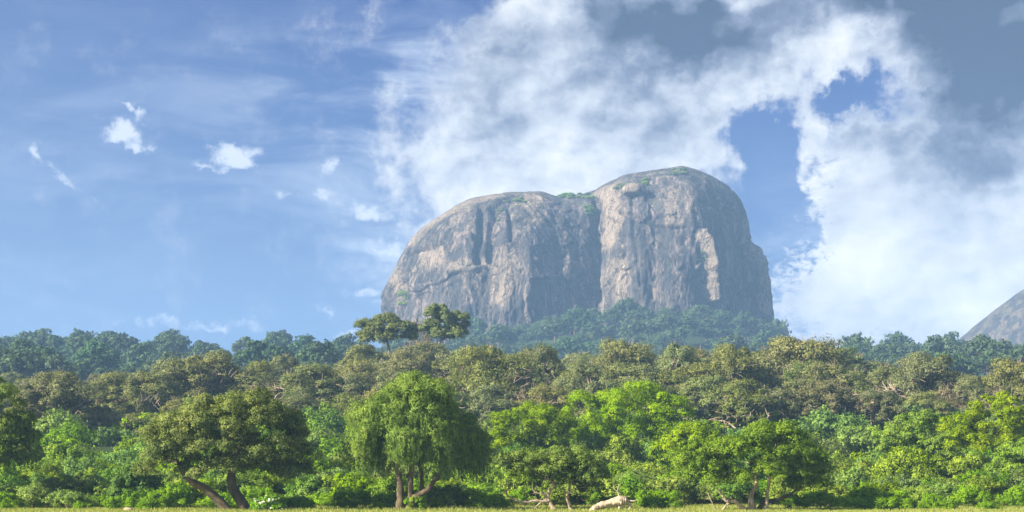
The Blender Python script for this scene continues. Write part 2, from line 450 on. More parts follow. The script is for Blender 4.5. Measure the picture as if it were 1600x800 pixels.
# ------------------------------------------------------------------ the great rock
def rock_material(name, tone=1.0):
    m = bpy.data.materials.new(name); m.use_nodes = True
    t = m.node_tree; g = NG(t); pb = t.nodes['Principled BSDF']
    co = t.nodes.new('ShaderNodeTexCoord').outputs['Object']
    at = t.nodes.new('ShaderNodeAttribute'); at.attribute_name = 'pale'
    # vertical water streaks: noise stretched along z, bent a little
    wv = g.v('ADD', co, g.v('SCALE', g.v('SUBTRACT', g.noise(co, 0.02, 3, 0.6, col=True), (0.5, 0.5, 0.5)), scale=22.0))
    st1 = g.noise(g.mapping(wv, scale=(1, 1, 0.10)), 0.11, 6, 0.65)
    st2 = g.noise(g.mapping(wv, scale=(1, 1, 0.13)), 0.32, 5, 0.7)
    big = g.noise(co, 0.016, 5, 0.6, dist=0.8)
    mid = g.noise(g.mapping(co, scale=(1, 1, 0.38)), 0.085, 7, 0.70, dist=0.5)
    fine = g.noise(g.mapping(co, scale=(1, 1, 0.45)), 0.42, 6, 0.72)
    fine2 = g.noise(g.mapping(co, scale=(1, 1, 0.3)), 1.1, 5, 0.75)
    lines = g.noise(g.mapping(wv, scale=(1, 1, 0.035)), 0.30, 3, 0.55)
    grey = g.mix(g.ss(mid, 0.36, 0.62), (0.085 * tone, 0.078 * tone, 0.08 * tone, 1), (0.42 * tone, 0.33 * tone, 0.29 * tone, 1))
    tan = g.mix(g.ss(fine, 0.38, 0.60), (0.34 * tone, 0.26 * tone, 0.19 * tone, 1), (0.62 * tone, 0.50 * tone, 0.39 * tone, 1))
    k = g.m('ADD', g.m('MULTIPLY', mid, 0.9), g.m('MULTIPLY', big, 0.6))
    k = g.m('ADD', k, g.m('MULTIPLY', at.outputs['Fac'], 0.42))
    colr = g.mix(g.ss(k, 0.74, 0.92), grey, tan)
    dk = g.ss(g.m('ADD', g.m('MULTIPLY', st1, 0.75), g.m('MULTIPLY', st2, 0.35)), 0.50, 0.575)
    dk = g.m('MULTIPLY', dk, g.ss(at.outputs['Fac'], -0.2, 0.8, 1.0, 0.1))
    colr = g.mix(g.m('MULTIPLY', dk, 0.9), colr, (0.04, 0.045, 0.048, 1))
    # thin black water stains and crisp joints
    ln = g.ss(g.m('ABSOLUTE', g.m('SUBTRACT', lines, 0.5)), 0.0, 0.035, 1.0, 0.0)
    ln = g.m('MULTIPLY', ln, g.ss(mid, 0.38, 0.55))
    colr = g.mix(g.m('MULTIPLY', ln, 0.75), colr, (0.035, 0.032, 0.034, 1))
    jt = g.noise(g.mapping(wv, rot=(0, R(22), 0), scale=(1, 1, 0.6)), 0.055, 4, 0.6)
    jn = g.ss(g.m('ABSOLUTE', g.m('SUBTRACT', jt, 0.5)), 0.0, 0.012, 1.0, 0.0)
    colr = g.mix(g.m('MULTIPLY', jn, 0.8), colr, (0.03, 0.028, 0.028, 1))
    lt = g.ss(g.m('ADD', g.m('MULTIPLY', g.m('SUBTRACT', 1.0, st2), 0.8), g.m('MULTIPLY', fine, 0.3)), 0.66, 0.74)
    colr = g.mix(g.m('MULTIPLY', lt, 0.6), colr, (0.60 * tone, 0.52 * tone, 0.43 * tone, 1))
    spots = g.ss(g.m('ADD', g.m('MULTIPLY', fine, 0.6), g.m('MULTIPLY', fine2, 0.45)), 0.54, 0.60)
    colr = g.mix(g.m('MULTIPLY', spots, 0.6), colr, (0.05, 0.045, 0.043, 1))
    # lichen and scrub green where it is flat enough to hold soil
    geo = t.nodes.new('ShaderNodeNewGeometry')
    up = g.sep(geo.outputs['True Normal'])[2]
    gr = g.m('MULTIPLY', g.ss(up, 0.5, 0.85), g.ss(mid, 0.50, 0.62))
    colr = g.mix(g.m('MULTIPLY', gr, 0.6), colr, (0.09, 0.12, 0.05, 1))
    t.links.new(colr, pb.inputs['Base Color'])
    pb.inputs['Roughness'].default_value = 0.85
    pb.inputs['Specular IOR Level'].default_value = 0.25
    bp = t.nodes.new('ShaderNodeBump'); bp.inputs['Strength'].default_value = 0.9; bp.inputs['Distance'].default_value = 2.0
    hh = g.m('ADD', g.m('ADD', fine, g.m('MULTIPLY', st2, 0.8)), g.m('ADD', g.m('MULTIPLY', jn, -0.6), g.m('MULTIPLY', fine2, 0.4)))
    t.links.new(hh, bp.inputs['Height']); t.links.new(bp.outputs[0], pb.inputs['Normal'])
    return m

def smooth_interp(x, xp, fp, w):
    r = 0
    for o in (-1, -0.5, 0, 0.5, 1):
        r = r + np.interp(x + o * w, xp, fp)
    return r / 5

def seg_field(px, py, pts, w):
    """gaussian falloff around a polyline in elevation-view pixels"""
    best = np.full(px.shape, 1e9)
    for (a, b) in zip(pts[:-1], pts[1:]):
        ax, ay = a; bx, by = b
        t = np.clip(((px - ax) * (bx - ax) + (py - ay) * (by - ay)) / ((bx - ax) ** 2 + (by - ay) ** 2), 0, 1)
        dd = (px - ax - t * (bx - ax)) ** 2 + (py - ay - t * (by - ay)) ** 2
        best = np.minimum(best, dd)
    return np.exp(-best / w ** 2)

def build_rock():
    D0 = 1450.0; s = D0 / F
    top = np.array([(598, 500), (598.6, 462), (604, 446), (615, 425), (628, 400), (640, 378), (660, 358), (680, 345), (700, 332), (715, 322),
                    (740, 311), (770, 305), (805, 303), (845, 301), (860, 306), (875, 310), (900, 306), (930, 298), (950, 287), (975, 278),
                    (1010, 272), (1040, 268), (1060, 264), (1085, 269), (1110, 279), (1135, 292), (1150, 307), (1157, 322), (1160, 340), (1165, 360), (1172, 380),
                    (1181, 394), (1191, 408), (1199, 424), (1204, 445), (1209, 508)])
    wf = np.array([(598, 0), (604, 26), (618, 50), (650, 76), (700, 96), (735, 104), (751, 100), (757, 101), (766, 100), (790, 112), (825, 110), (850, 99), (880, 86),
                   (905, 74), (921, 66), (928, 66), (938, 96), (955, 114), (985, 122), (1005, 118), (1030, 122), (1060, 118), (1085, 104), (1120, 80),
                   (1150, 64), (1170, 58), (1190, 44), (1203, 22), (1209, 0)])
    nx, nt = 980, 620
    # samples crowd at both ends where the flanks turn away
    q = np.linspace(0, 1, nx)
    q = q - 0.115 * np.sin(2 * np.pi * q)
    xp = 598 + (1209 - 598) * q
    zt = CAMZ + (HZ - np.interp(xp, top[:, 0], top[:, 1])) * s
    z_s = CAMZ + (HZ - smooth_interp(xp, top[:, 0], top[:, 1], 3)) * s
    inner = np.clip(np.minimum(xp - 598, 1209 - xp) / 12, 0, 1)
    zt = zt * (1 - inner) + z_s * inner
    W = smooth_interp(xp, wf[:, 0], wf[:, 1], 2.5) * inner + np.interp(xp, wf[:, 0], wf[:, 1]) * (1 - inner)
    WB = 125 * np.sqrt(np.clip(1 - np.abs((xp - 903.5) / 305.5) ** 2.6, 0, 1))
    zb = 70.0
    # generic column curve resampled by arc length
    ph = np.linspace(0, np.pi / 2, 4000)
    cc, ssn = np.cos(ph), np.sin(ph)
    y0, z0 = cc ** (2 / 2.0), ssn ** (2 / 3.6)
    arc = np.concatenate([[0], np.cumsum(np.hypot(np.diff(y0) * 110, np.diff(z0) * 200))])
    nf_ = 440; nb_ = nt - nf_
    tf = np.interp(np.linspace(0, arc[-1], nf_), arc, ph)
    tb = np.interp(np.linspace(0, arc[-1], nb_ + 1)[:-1], arc, ph)[::-1]
    c1, s1 = np.cos(tf), np.sin(tf)
    c2, s2 = np.cos(tb), np.sin(tb)
    # the left mass is rounder, the right mass squarer
    sq = np.interp(xp, [600, 860, 925, 1000, 1209], [3.0, 3.2, 3.8, 4.4, 4.4])
    pe = np.interp(xp, [600, 860, 930, 1209], [2.0, 1.9, 1.9, 1.9])
    Yf = -W[:, None] * c1[None, :] ** (2 / pe[:, None])
    Zf = zb + (zt - zb)[:, None] * s1[None, :] ** (2 / sq[:, None])
    Yb = WB[:, None] * c2[None, :]
    Zb = zb + (zt - zb)[:, None] * s2[None, :] ** (2 / 3.0)
    Y = np.concatenate([Yf, Yb], 1) + D0
    Z = np.concatenate([Zf, Zb], 1)
    X = np.repeat(((xp - 800) * s)[:, None], nt, 1)
    # grid normals
    V3 = np.stack([X, Y, Z], -1)
    du = np.gradient(V3, axis=0); dv = np.gradient(V3, axis=1)
    n = unit(np.cross(du, dv))
    if n[nx // 2, 40, 1] > 0: n = -n
    p = V3.reshape(-1, 3); nn = n.reshape(-1, 3)
    epx = 800 + (p[:, 0]) / s; epy = HZ - (p[:, 2] - CAMZ) / s
    front = np.clip((D0 - p[:, 1]) / 15, 0, 1)
    pw = p + 5 * np.stack([fbm(p / 45, 3, 31), fbm(p / 45, 3, 32), fbm(p / 45, 3, 33)], -1)
    hgt = 2.6 * fbm(pw / np.array([55, 55, 75]), 4, 1)
    ridg = 1 - np.abs(fbm(pw / np.array([17, 17, 95]), 4, 2)) * 2.2
    steep = np.clip(1 - nn[:, 2] * 1.3, 0, 1)
    hgt += -1.4 * np.clip(ridg, 0, 1) ** 3 * steep
    hgt += 1.7 * fbm(pw / np.array([7, 7, 26]), 4, 3) * steep
    hgt += 1.1 * fbm(pw / np.array([3.2, 3.2, 6.5]), 3, 4, 0.6)
    # slabs: exfoliation steps
    sl = fbm(pw / np.array([34, 34, 26]), 3, 6)
    hgt += 2.2 * (np.clip((sl - 0.05) * 14, 0, 1) - 0.5) + 1.6 * (np.clip((sl + 0.25) * 16, 0, 1) - 0.5)
    def add(pts, w, amp):
        nonlocal hgt
        wob = 5 * fbm(np.stack([epx / 30, epy / 30, epx * 0], -1), 2, 8)
        hgt = hgt + amp * seg_field(epx + wob, epy, pts, w) * front * np.clip((1207 - epx) / 30, 0.15, 1)
    add([(755, 345), (751, 390), (750, 432)], 4.5, -8)
    add([(802, 315), (772, 345), (768, 390), (766, 430)], 3.5, -7)
    add([(795, 345), (798, 400)], 3, -5)
    add([(640, 408), (700, 398)], 3, -4); add([(712, 445), (755, 440)], 4, 3.5)
    add([(925, 320), (924, 400), (926, 480)], 3.5, -9)
    add([(975, 315), (978, 400), (985, 470)], 3, -3.5)
    add([(1000, 300), (1040, 306), (1075, 330)], 5, 2)
    add([(960, 360), (1010, 380), (1050, 385)], 2.5, -3.5)
    add([(1072, 392), (1078, 430), (1086, 488)], 5, 11)
    add([(1092, 392), (1098, 440), (1104, 490)], 7, -7)
    add([(1172, 400), (1178, 440), (1186, 500)], 10, 9)
    add([(1150, 380), (1152, 430), (1160, 500)], 9, -7)
    add([(612, 440), (606, 480)], 10, 5); add([(630, 450), (626, 500)], 6, -6)
    edge = np.clip(np.minimum((epx - 598) / 7, (1209 - epx) / 40), 0, 1)
    topk = np.repeat((zt)[:, None], nt, 1).ravel() - p[:, 2]
    hgt *= 0.25 + 0.75 * edge
    hgt *= 0.28 + 0.72 * np.clip(topk / 24, 0, 1)
    p2 = p + nn * hgt[:, None]
    # skirt of broken blocks towards the foot
    foot = np.clip((160 - p2[:, 2]) / 40, 0, 1) * front
    p2[:, 1] -= foot * 3.5 * np.clip(fbm(p2 / np.array([5, 5, 11]), 3, 12) + 0.2, 0, 1) * 2
    pale = np.zeros(len(p))
    for pts, w_, a_ in [([(942, 315), (950, 345), (940, 400)], 16, 0.9), ([(1073, 396), (1079, 435), (1086, 485)], 6, 1.2),
                        ([(1167, 402), (1176, 440), (1183, 490)], 10, 1.0), ([(672, 410), (690, 425)], 12, 0.9),
                        ([(715, 440), (760, 436)], 10, 0.8), ([(780, 310), (700, 340), (650, 385)], 12, 0.7),
                        ([(800, 430), (790, 480)], 14, 0.6), ([(1035, 330), (1030, 370)], 14, 0.5), ([(830, 320), (840, 360)], 15, 0.5),
                        ([(950, 440), (955, 480)], 14, 0.5), ([(620, 430), (630, 470)], 12, 0.6),
                        ([(1120, 320), (1130, 380), (1130, 450)], 26, -0.7), ([(980, 330), (985, 420)], 6, -0.8), ([(1050, 440), (1040, 470)], 18, -0.4),
                        ([(870, 350), (890, 400), (900, 440)], 24, -0.8), ([(660, 390), (700, 370)], 14, -0.5), ([(740, 400), (745, 440)], 9, -0.6)]:
        pale += a_ * seg_field(epx, epy, pts, w_)
    i = np.arange((nx - 1) * (nt - 1)); r = i // (nt - 1); c_ = i % (nt - 1)
    a = r * nt + c_
    f = np.stack([a, a + nt, a + nt + 1, a + 1], -1)
    o = mesh_from('rock_mountain', p2, f, 4, rock_material('granite_face', 0.62), smooth=True, attrs={'pale': ('POINT', pale)})
    tag(o, 'huge grey and tan two-humped granite rock rising above the forest', 'rock mountain', kind='structure')
    return p2.reshape(nx, nt, 3)

ROCK = build_rock()
_rf = ROCK[:, :520].reshape(-1, 3)
_rpx, _rpy = 800 + F * _rf[:, 0] / _rf[:, 1], HZ - F * (_rf[:, 2] - CAMZ) / _rf[:, 1]

def on_rock(px, py):
    """nearest point of the visible rock surface to a photo pixel"""
    dd = (_rpx - px) ** 2 + (_rpy - py) ** 2 + (_rf[:, 1] > 1452) * 60
    return _rf[np.argmin(dd)]

def build_right_rock():
    D0 = 1850.0; s = D0 / F
    top = np.array([(1440, 600), (1460, 572), (1500, 531), (1530, 506), (1565, 478), (1598, 454), (1640, 432), (1690, 412), (1750, 405), (1820, 420), (1890, 470), (1930, 560), (1940, 600)])
    nx, nt = 420, 300
    xp = 1440 + 500 * (1 - np.cos(np.linspace(0, np.pi, nx))) / 2
    zt = CAMZ + (HZ - smooth_interp(xp, top[:, 0], top[:, 1], 6)) * s
    W = 150 * np.sqrt(np.clip(1 - ((xp - 1690) / 250.0) ** 2, 0, 1))
    th = np.linspace(0, np.pi, nt)
    zb = 60.0
    Y = D0 - W[:, None] * np.sign(np.cos(th)) * np.abs(np.cos(th)) ** 1.0
    Z = zb + (zt - zb)[:, None] * np.sin(th) ** 0.8
    X = np.repeat(((xp - 800) * s)[:, None], nt, 1)
    V3 = np.stack([X, Y, Z], -1)
    n = unit(np.cross(np.gradient(V3, axis=0), np.gradient(V3, axis=1)))
    if n[nx // 2, 20, 1] > 0: n = -n
    p = V3.reshape(-1, 3); nn = n.reshape(-1, 3)
    h = 5 * fbm(p / 60, 4, 21) + 2.6 * fbm(p / 11, 5, 22)
    p = p + nn * h[:, None] * np.clip((np.repeat(zt[:, None], nt, 1).ravel() - p[:, 2]) / 20, 0.2, 1)[:, None]
    i = np.arange((nx - 1) * (nt - 1)); r = i // (nt - 1); c_ = i % (nt - 1)
    a = r * nt + c_
    f = np.stack([a, a + nt, a + nt + 1, a + 1], -1)
    o = mesh_from('rock_hill', p, f, 4, rock_material('dark_granite', 0.36), smooth=True, attrs={'pale': ('POINT', -0.1 + 2.4 * fbm(p / np.array([9, 9, 16]), 4, 23))})
    tag(o, 'dark smooth rock dome cut off by the right edge of the view', 'rock hill', kind='structure')
build_right_rock()

# boulder perched on the brow of the right hump
def build_boulder():
    c0 = on_rock(990, 303)
    nu, nv_ = 60, 36
    u = np.linspace(0, 2 * np.pi, nu, False); v = np.linspace(0, np.pi, nv_)
    UU, VV = np.meshgrid(u, v)
    p = np.stack([np.cos(UU) * np.sin(VV), np.sin(UU) * np.sin(VV), np.cos(VV)], -1).reshape(-1, 3)
    p = p * (1 + 0.10 * fbm(p * 1.6, 3, 41) + 0.03 * fbm(p * 6, 2, 42))[:, None]
    p = p * np.array([10.5, 9.0, 6.2])
    p[:, 2] = np.where(p[:, 2] < -3, -3 + (p[:, 2] + 3) * 0.4, p[:, 2])
    i = np.arange((nv_ - 1) * nu); r = i // nu; c_ = i % nu
    f = np.stack([r * nu + c_, (r + 1) * nu + c_, (r + 1) * nu + (c_ + 1) % nu, r * nu + (c_ + 1) % nu], -1)
    o = mesh_from('boulder', p, f, 4, rock_material('pale_boulder_granite', 0.62), smooth=True, attrs={'pale': ('POINT', np.full(len(p), 0.8))}, loc=tuple(c0 + np.array([0, -2, 3.0])))
    tag(o, 'pale rounded boulder perched on the brow of the higher rock hump', 'boulder')
build_boulder()

# ------------------------------------------------------------------ plant builders
class Tubes:
    def __init__(self): self.v = []; self.f = []; self.n = 0
    def tube(self, pts, rad, k=6, cap=True):
        pts = np.asarray(pts, float); rad = np.asarray(rad, float)
        m = len(pts)
        t = unit(np.gradient(pts, axis=0))
        ref = np.array([0.31, 0.9, 0.21]) if abs(t[0][2]) > 0.6 else np.array([0.05, 0.1, 1.0])
        a = unit(np.cross(t, ref)); b = np.cross(t, a)
        an = np.linspace(0, 2 * np.pi, k, False)
        ring = pts[:, None, :] + rad[:, None, None] * (np.cos(an)[None, :, None] * a[:, None, :] + np.sin(an)[None, :, None] * b[:, None, :])
        self.v.append(ring.reshape(-1, 3))
        i = np.arange((m - 1) * k); r = i // k; c_ = i % k
        q = np.stack([r * k + c_, r * k + (c_ + 1) % k, (r + 1) * k + (c_ + 1) % k, (r + 1) * k + c_], -1) + self.n
        self.f.append(q); self.n += m * k
        if cap:
            self.v.append(pts[[0, -1]] + t[[0, -1]] * np.array([[-0.2], [0.6]]) * rad[[0, -1]][:, None])
            e0, e1 = self.n, self.n + 1
            s0 = self.n - m * k; s1 = self.n - k
            j = np.arange(k)
            self.f.append(np.stack([s1 + j, s1 + (j + 1) % k, np.full(k, e1), np.full(k, e1)], -1))
            self.f.append(np.stack([s0 + (j + 1) % k, s0 + j, np.full(k, e0), np.full(k, e0)], -1))
            self.n += 2
    def build(self, name, mat, parent):
        v = np.concatenate(self.v); f = np.concatenate(self.f)
        tri = f[:, 2] == f[:, 3]
        me = bpy.data.meshes.new(name)
        quads, tris = f[~tri], f[tri][:, :3]
        lo = np.concatenate([quads.ravel(), tris.ravel()]).astype(np.int32)
        tot = np.concatenate([np.full(len(quads), 4), np.full(len(tris), 3)]).astype(np.int32)
        st = np.concatenate([[0], np.cumsum(tot)[:-1]]).astype(np.int32)
        me.vertices.add(len(v)); me.vertices.foreach_set('co', v.astype(np.float32).ravel())
        me.loops.add(len(lo)); me.loops.foreach_set('vertex_index', lo)
        me.polygons.add(len(tot)); me.polygons.foreach_set('loop_start', st); me.polygons.foreach_set('loop_total', tot)
        me.polygons.foreach_set('use_smooth', np.ones(len(tot), bool))
        me.update(calc_edges=True); me.materials.append(mat)
        o = bpy.data.objects.new(name, me); COL.objects.link(o); o.parent = parent
        return o

def curve(pts, n, rng, wob=0.0):
    """smooth polyline through pts (Catmull-Rom) with some wobble"""
    pts = np.asarray(pts, float)
    P_ = np.vstack([2 * pts[0] - pts[1], pts, 2 * pts[-1] - pts[-2]])
    out = []
    per = max(2, n // (len(pts) - 1))
    for i in range(1, len(P_) - 2):
        for t in np.linspace(0, 1, per, False):
            a, b, c_, d_ = P_[i - 1], P_[i], P_[i + 1], P_[i + 2]
            out.append(0.5 * (2 * b + (c_ - a) * t + (2 * a - 5 * b + 4 * c_ - d_) * t * t + (3 * b - 3 * c_ + d_ - a) * t ** 3))
    out.append(pts[-1]); out = np.array(out)
    if wob: out[1:-1] += rng.normal(0, wob, (len(out) - 2, 3))
    return out

def skeleton(tb, rng, base_pts, base_r, targets, r_tip=0.02, twist=0.12, k=5, rmax=None):
    """limbs from a trunk polyline out to every clump centre, thickness by the pipe rule"""
    nodes = [np.array(p, float) for p in base_pts[len(base_pts) // 2:]]
    par = [-1] + list(range(len(nodes) - 1)); cnt = [0.0] * len(nodes); ntr = len(nodes)
    chains = []
    fork = nodes[-1]
    order = np.argsort([np.linalg.norm(t - fork) for t in targets])
    for ti in order:
        tg = np.array(targets[ti], float)
        arr = np.array(nodes)
        dvec = tg - arr
        dist = np.linalg.norm(dvec, axis=1)
        pen = dist + 0.35 * np.linalg.norm(arr - fork, axis=1) + np.maximum(0, -dvec[:, 2]) * 0.8
        pen[:max(0, ntr - 2)] += 1.5
        j = int(np.argmin(pen))
        a = nodes[j]
        L = np.linalg.norm(tg - a)
        out = unit((tg - a) * np.array([1, 1, 0.35]))
        m1 = a + (tg - a) * 0.35 + out * L * 0.06 + rng.normal(0, twist * L, 3) * 0.6
        m2 = a + (tg - a) * 0.7 + np.array([0, 0, 0.06 * L]) + rng.normal(0, twist * L, 3) * 0.6
        c_ = curve([a, m1, m2, tg], 9, rng, 0.012 * L)
        idx = [j]
        for q in c_[1:]:
            nodes.append(q); par.append(idx[-1]); cnt.append(0.0); idx.append(len(nodes) - 1)
        chains.append(idx)
        k_ = idx[-1]
        while k_ != -1:
            cnt[k_] += 1; k_ = par[k_]
    tot = max(cnt)
    rr = np.array([r_tip * max(c_, 1) ** 0.52 for c_ in cnt])
    lim = base_r[-1] * 0.8
    if rr.max() > lim: rr = rr * (lim / rr.max())
    for idx in chains:
        rad = rr[idx].copy(); rad[0] = min(rad[0], rad[1] * 1.25)
        rad[-1] *= 0.5
        tb.tube(np.array([nodes[i] for i in idx]), rad, k, cap=False)
    tb.tube(base_pts, base_r, 9)

def lobe_clumps(rng, lobes, n, rc, shell=0.72, low=-0.45):
    """clump centres on and under the surface of a set of ellipsoid lobes (cx,cy,cz,rx,ry,rz)"""
    L = np.array(lobes, float)
    wgt = (L[:, 3] * L[:, 5] + L[:, 4] * L[:, 5] + L[:, 3] * L[:, 4]); wgt /= wgt.sum()
    out = []; tries = 0
    mind = rc * 0.75
    while len(out) < n and tries < n * 60:
        tries += 1
        l = L[rng.choice(len(L), p=wgt)]
        d_ = unit(rng.normal(0, 1, 3))
        if d_[2] < low: d_[2] = -d_[2]
        s_ = shell + (1 - shell) * rng.random() ** 0.6
        p = l[:3] + d_ * l[3:] * s_
        inside = False
        for m_ in L:
            if (((p - m_[:3]) / m_[3:]) ** 2).sum() < 0.40: inside = True
        if inside: continue
        if out and np.min(np.linalg.norm(np.array(out) - p, axis=1)) < mind * (1 - tries / (n * 70)): continue
        out.append(p)
    return np.array(out)

def leaves_from(pos, nrm, size, rng, aspect=0.5, along=None):
    N = len(pos)
    nrm = unit(nrm)
    if along is None:
        along = rng.normal(0, 1, (N, 3))
    t = unit(np.cross(nrm, np.cross(along, nrm)) + 1e-6)
    b = np.cross(nrm, t)
    s_ = size[:, None]
    v = np.stack([pos - t * s_, pos - b * s_ * aspect + nrm * s_ * 0.12, pos + t * s_, pos + b * s_ * aspect + nrm * s_ * 0.12], 1)
    return v.reshape(-1, 3), np.arange(N * 4)

def crown_leaves(rng, clumps, rads, tufts, per, size, flat=0.7, up=0.35, rnd=0.75, tr=0.3, fill=0.15):
    """two-level foliage: clump > tuft > leaf"""
    C = np.repeat(clumps, tufts, 0); Rr = np.repeat(rads, tufts)
    n = len(C)
    d_ = unit(rng.normal(0, 1, (n, 3)))
    d_[:, 2] = np.where(d_[:, 2] < -0.35, -d_[:, 2], d_[:, 2])
    rad = np.where(rng.random(n) < fill, rng.random(n) * 0.7, 0.72 + 0.38 * rng.random(n))
    tc_ = C + d_ * rad[:, None] * Rr[:, None] * np.array([1, 1, flat])
    tw = Rr * tr * (0.7 + 0.6 * rng.random(n))
    tt = rng.random(n)
    TC = np.repeat(tc_, per, 0); TD = np.repeat(d_, per, 0); TW = np.repeat(tw, per)
    m = len(TC)
    off = rng.normal(0, 0.5, (m, 3)) * np.array([1, 1, 0.75])
    pos = TC + off * TW[:, None]
    sn = TD * 0.7 + unit(off) * 0.45 + np.array([0, 0, up * 0.5])
    nr = unit(sn) * 0.8 + rng.normal(0, rnd * 0.62, (m, 3))
    sz = size * (0.6 + 0.8 * rng.random(m))
    tint = np.clip(0.55 * np.repeat(tt, per) + 0.55 * rng.random(m) - 0.05, 0, 1)
    return pos, nr, sz, tint, unit(sn) * 0.75 + unit(nr) * 0.4

def crown_obj(name, rng, parts, mat, parent, aspect=0.5, along=None):
    pos = np.concatenate([p[0] for p in parts]); nr = np.concatenate([p[1] for p in parts])
    sz = np.concatenate([p[2] for p in parts]); ti = np.concatenate([p[3] for p in parts])
    v, f = leaves_from(pos, nr, sz, rng, aspect, along)
    vn = unit(np.repeat(np.concatenate([p[4] for p in parts]), 4, 0))
    return mesh_from(name, v, f, 4, mat, parent, attrs={'tint': ('FACE', ti)}, vn=vn)

# ---- prototypes
def make_canopy_tree(seed, leaf='olive', H=15.0, Wd=7.0, n=38, rc=2.15, flat=0.78, tufts=46, per=26, size=0.155, name='umbrella_tree', bark='bark_pale', r_tip=0.06, lobes=None):
    rng = np.random.default_rng(seed)
    root = empty(name, (0, 0, 0))
    th = H * 0.32
    if lobes is None:
        nl = 5
        lobes = []
        for i in range(nl):
            a = 2 * np.pi * (i + rng.random() * 0.7) / nl
            rr = Wd * (0.35 + 0.2 * rng.random())
            lobes.append((np.cos(a) * rr, np.sin(a) * rr, H * (0.46 + 0.24 * rng.random()), Wd * (0.42 + 0.16 * rng.random()), Wd * (0.42 + 0.16 * rng.random()), H * 0.20))
        lobes.append((0, 0, H * 0.80, Wd * 0.5, Wd * 0.5, H * 0.16))
    cl = lobe_clumps(rng, lobes, n, rc, 0.6, -0.5)
    rads = rc * (0.7 + 0.55 * rng.random(len(cl)))
    tb = Tubes()
    lean = rng.normal(0, 0.6, 2)
    bp = curve([(0, 0, -0.8), (lean[0] * 0.2, lean[1] * 0.2, th * 0.5), (lean[0], lean[1], th)], 8, rng, 0.04)
    br = np.linspace(0.48, 0.34, len(bp)) * (H / 15); br[0] *= 1.5; br[1] *= 1.15
    skeleton(tb, rng, bp, br, cl, r_tip, 0.16)
    # bare twigs that stick out between the pads
    bare = rng.random(len(cl)) < 0.24
    for i in range(len(cl)):
        for _ in range(9 if bare[i] else 3):
            d_ = unit(rng.normal(0, 1, 3) + np.array([0, 0, 0.4]) + unit(cl[i] - np.array([0, 0, H * 0.6])) * 0.7)
            L = rads[i] * (0.8 + 0.75 * rng.random())
            a = cl[i] - d_ * 0.2 * L
            tb.tube(curve([a, a + d_ * L * 0.5 + rng.normal(0, 0.15, 3), a + d_ * L], 5, rng), np.linspace(0.105 if bare[i] else 0.07, 0.02, 5)[:len(curve([a, a + d_, a + 2 * d_], 5, rng))], 4, False)
    rads = np.where(bare, rads * 0.6, rads)
    if name == 'umbrella_tree':
        for q in range(9):
            a_ = 2 * np.pi * (q + 0.6 * rng.random()) / 9
            hz_ = H * rng.uniform(0.40, 0.74)
            rr_ = Wd * (0.92 if hz_ < H * 0.6 else 0.72)
            e_ = np.array([math.cos(a_) * rr_, math.sin(a_) * rr_, hz_])
            rads = np.where(np.linalg.norm(cl - e_, axis=1) < 2.4, rads * 0.55, rads)
            s0_ = e_ * np.array([0.45, 0.45, 1]) - np.array([0, 0, H * 0.12])
            c1_ = curve([s0_, s0_ * 0.45 + e_ * 0.55 + rng.normal(0, 0.3, 3), e_], 7, rng, 0.05)
            tb.tube(c1_, np.linspace(0.20, 0.11, len(c1_)), 5, False)
            out_ = np.array([math.cos(a_), math.sin(a_), 0.3])
            for w_ in range(4):
                f_ = e_ - (e_ - s0_) * rng.uniform(0, 0.45)
                t_ = f_ + unit(rng.normal(0, 0.8, 3) + out_ * 0.5 + np.array([0, 0, 0.6])) * rng.uniform(1.2, 2.6)
                c2_ = curve([f_, (f_ + t_) / 2 + rng.normal(0, 0.22, 3), t_], 6, rng)
                tb.tube(c2_, np.linspace(0.11, 0.04, len(c2_)), 4, False)
    tb.build('trunk', M[bark], root)
    crown_obj('crown', rng, [crown_leaves(rng, cl, rads, tufts, per, size, flat, 0.4)], M[leaf], root)
    return root

def make_shrub(seed, leaf='shrub', Wd=2.6, H=3.4, n=22, rc=0.85, tufts=24, per=22, size=0.098, name='shrub', low=True, aspect=0.55):
    rng = np.random.default_rng(seed)
    root = empty(name, (0, 0, 0))
    lobes = [(0, 0, H * 0.34, Wd * 0.8, Wd * 0.8, H * 0.5)]
    for i in range(3):
        a = rng.random() * 6.28
        lobes.append((np.cos(a) * Wd * 0.5, np.sin(a) * Wd * 0.5, H * (0.22 + 0.38 * rng.random()), Wd * 0.5, Wd * 0.5, H * 0.34))
    cl = lobe_clumps(rng, lobes, n, rc, 0.65, -0.3)
    cl[:, 2] = np.maximum(cl[:, 2], rc * 0.4)
    rads = rc * (0.65 + 0.6 * rng.random(len(cl)))
    tb = Tubes()
    bp = curve([(0, 0, -0.4), (0.05, 0, H * 0.12), (0.1, 0.05, H * 0.22)], 6, rng, 0.01)
    skeleton(tb, rng, bp, np.linspace(0.13, 0.10, len(bp)), cl, 0.02, 0.12, 4)
    tb.build('trunk', M['bark'], root)
    crown_obj('crown', rng, [crown_leaves(rng, cl, rads, tufts, per, size, 0.85, 0.3, fill=0.2)], M[leaf], root, aspect)
    return root

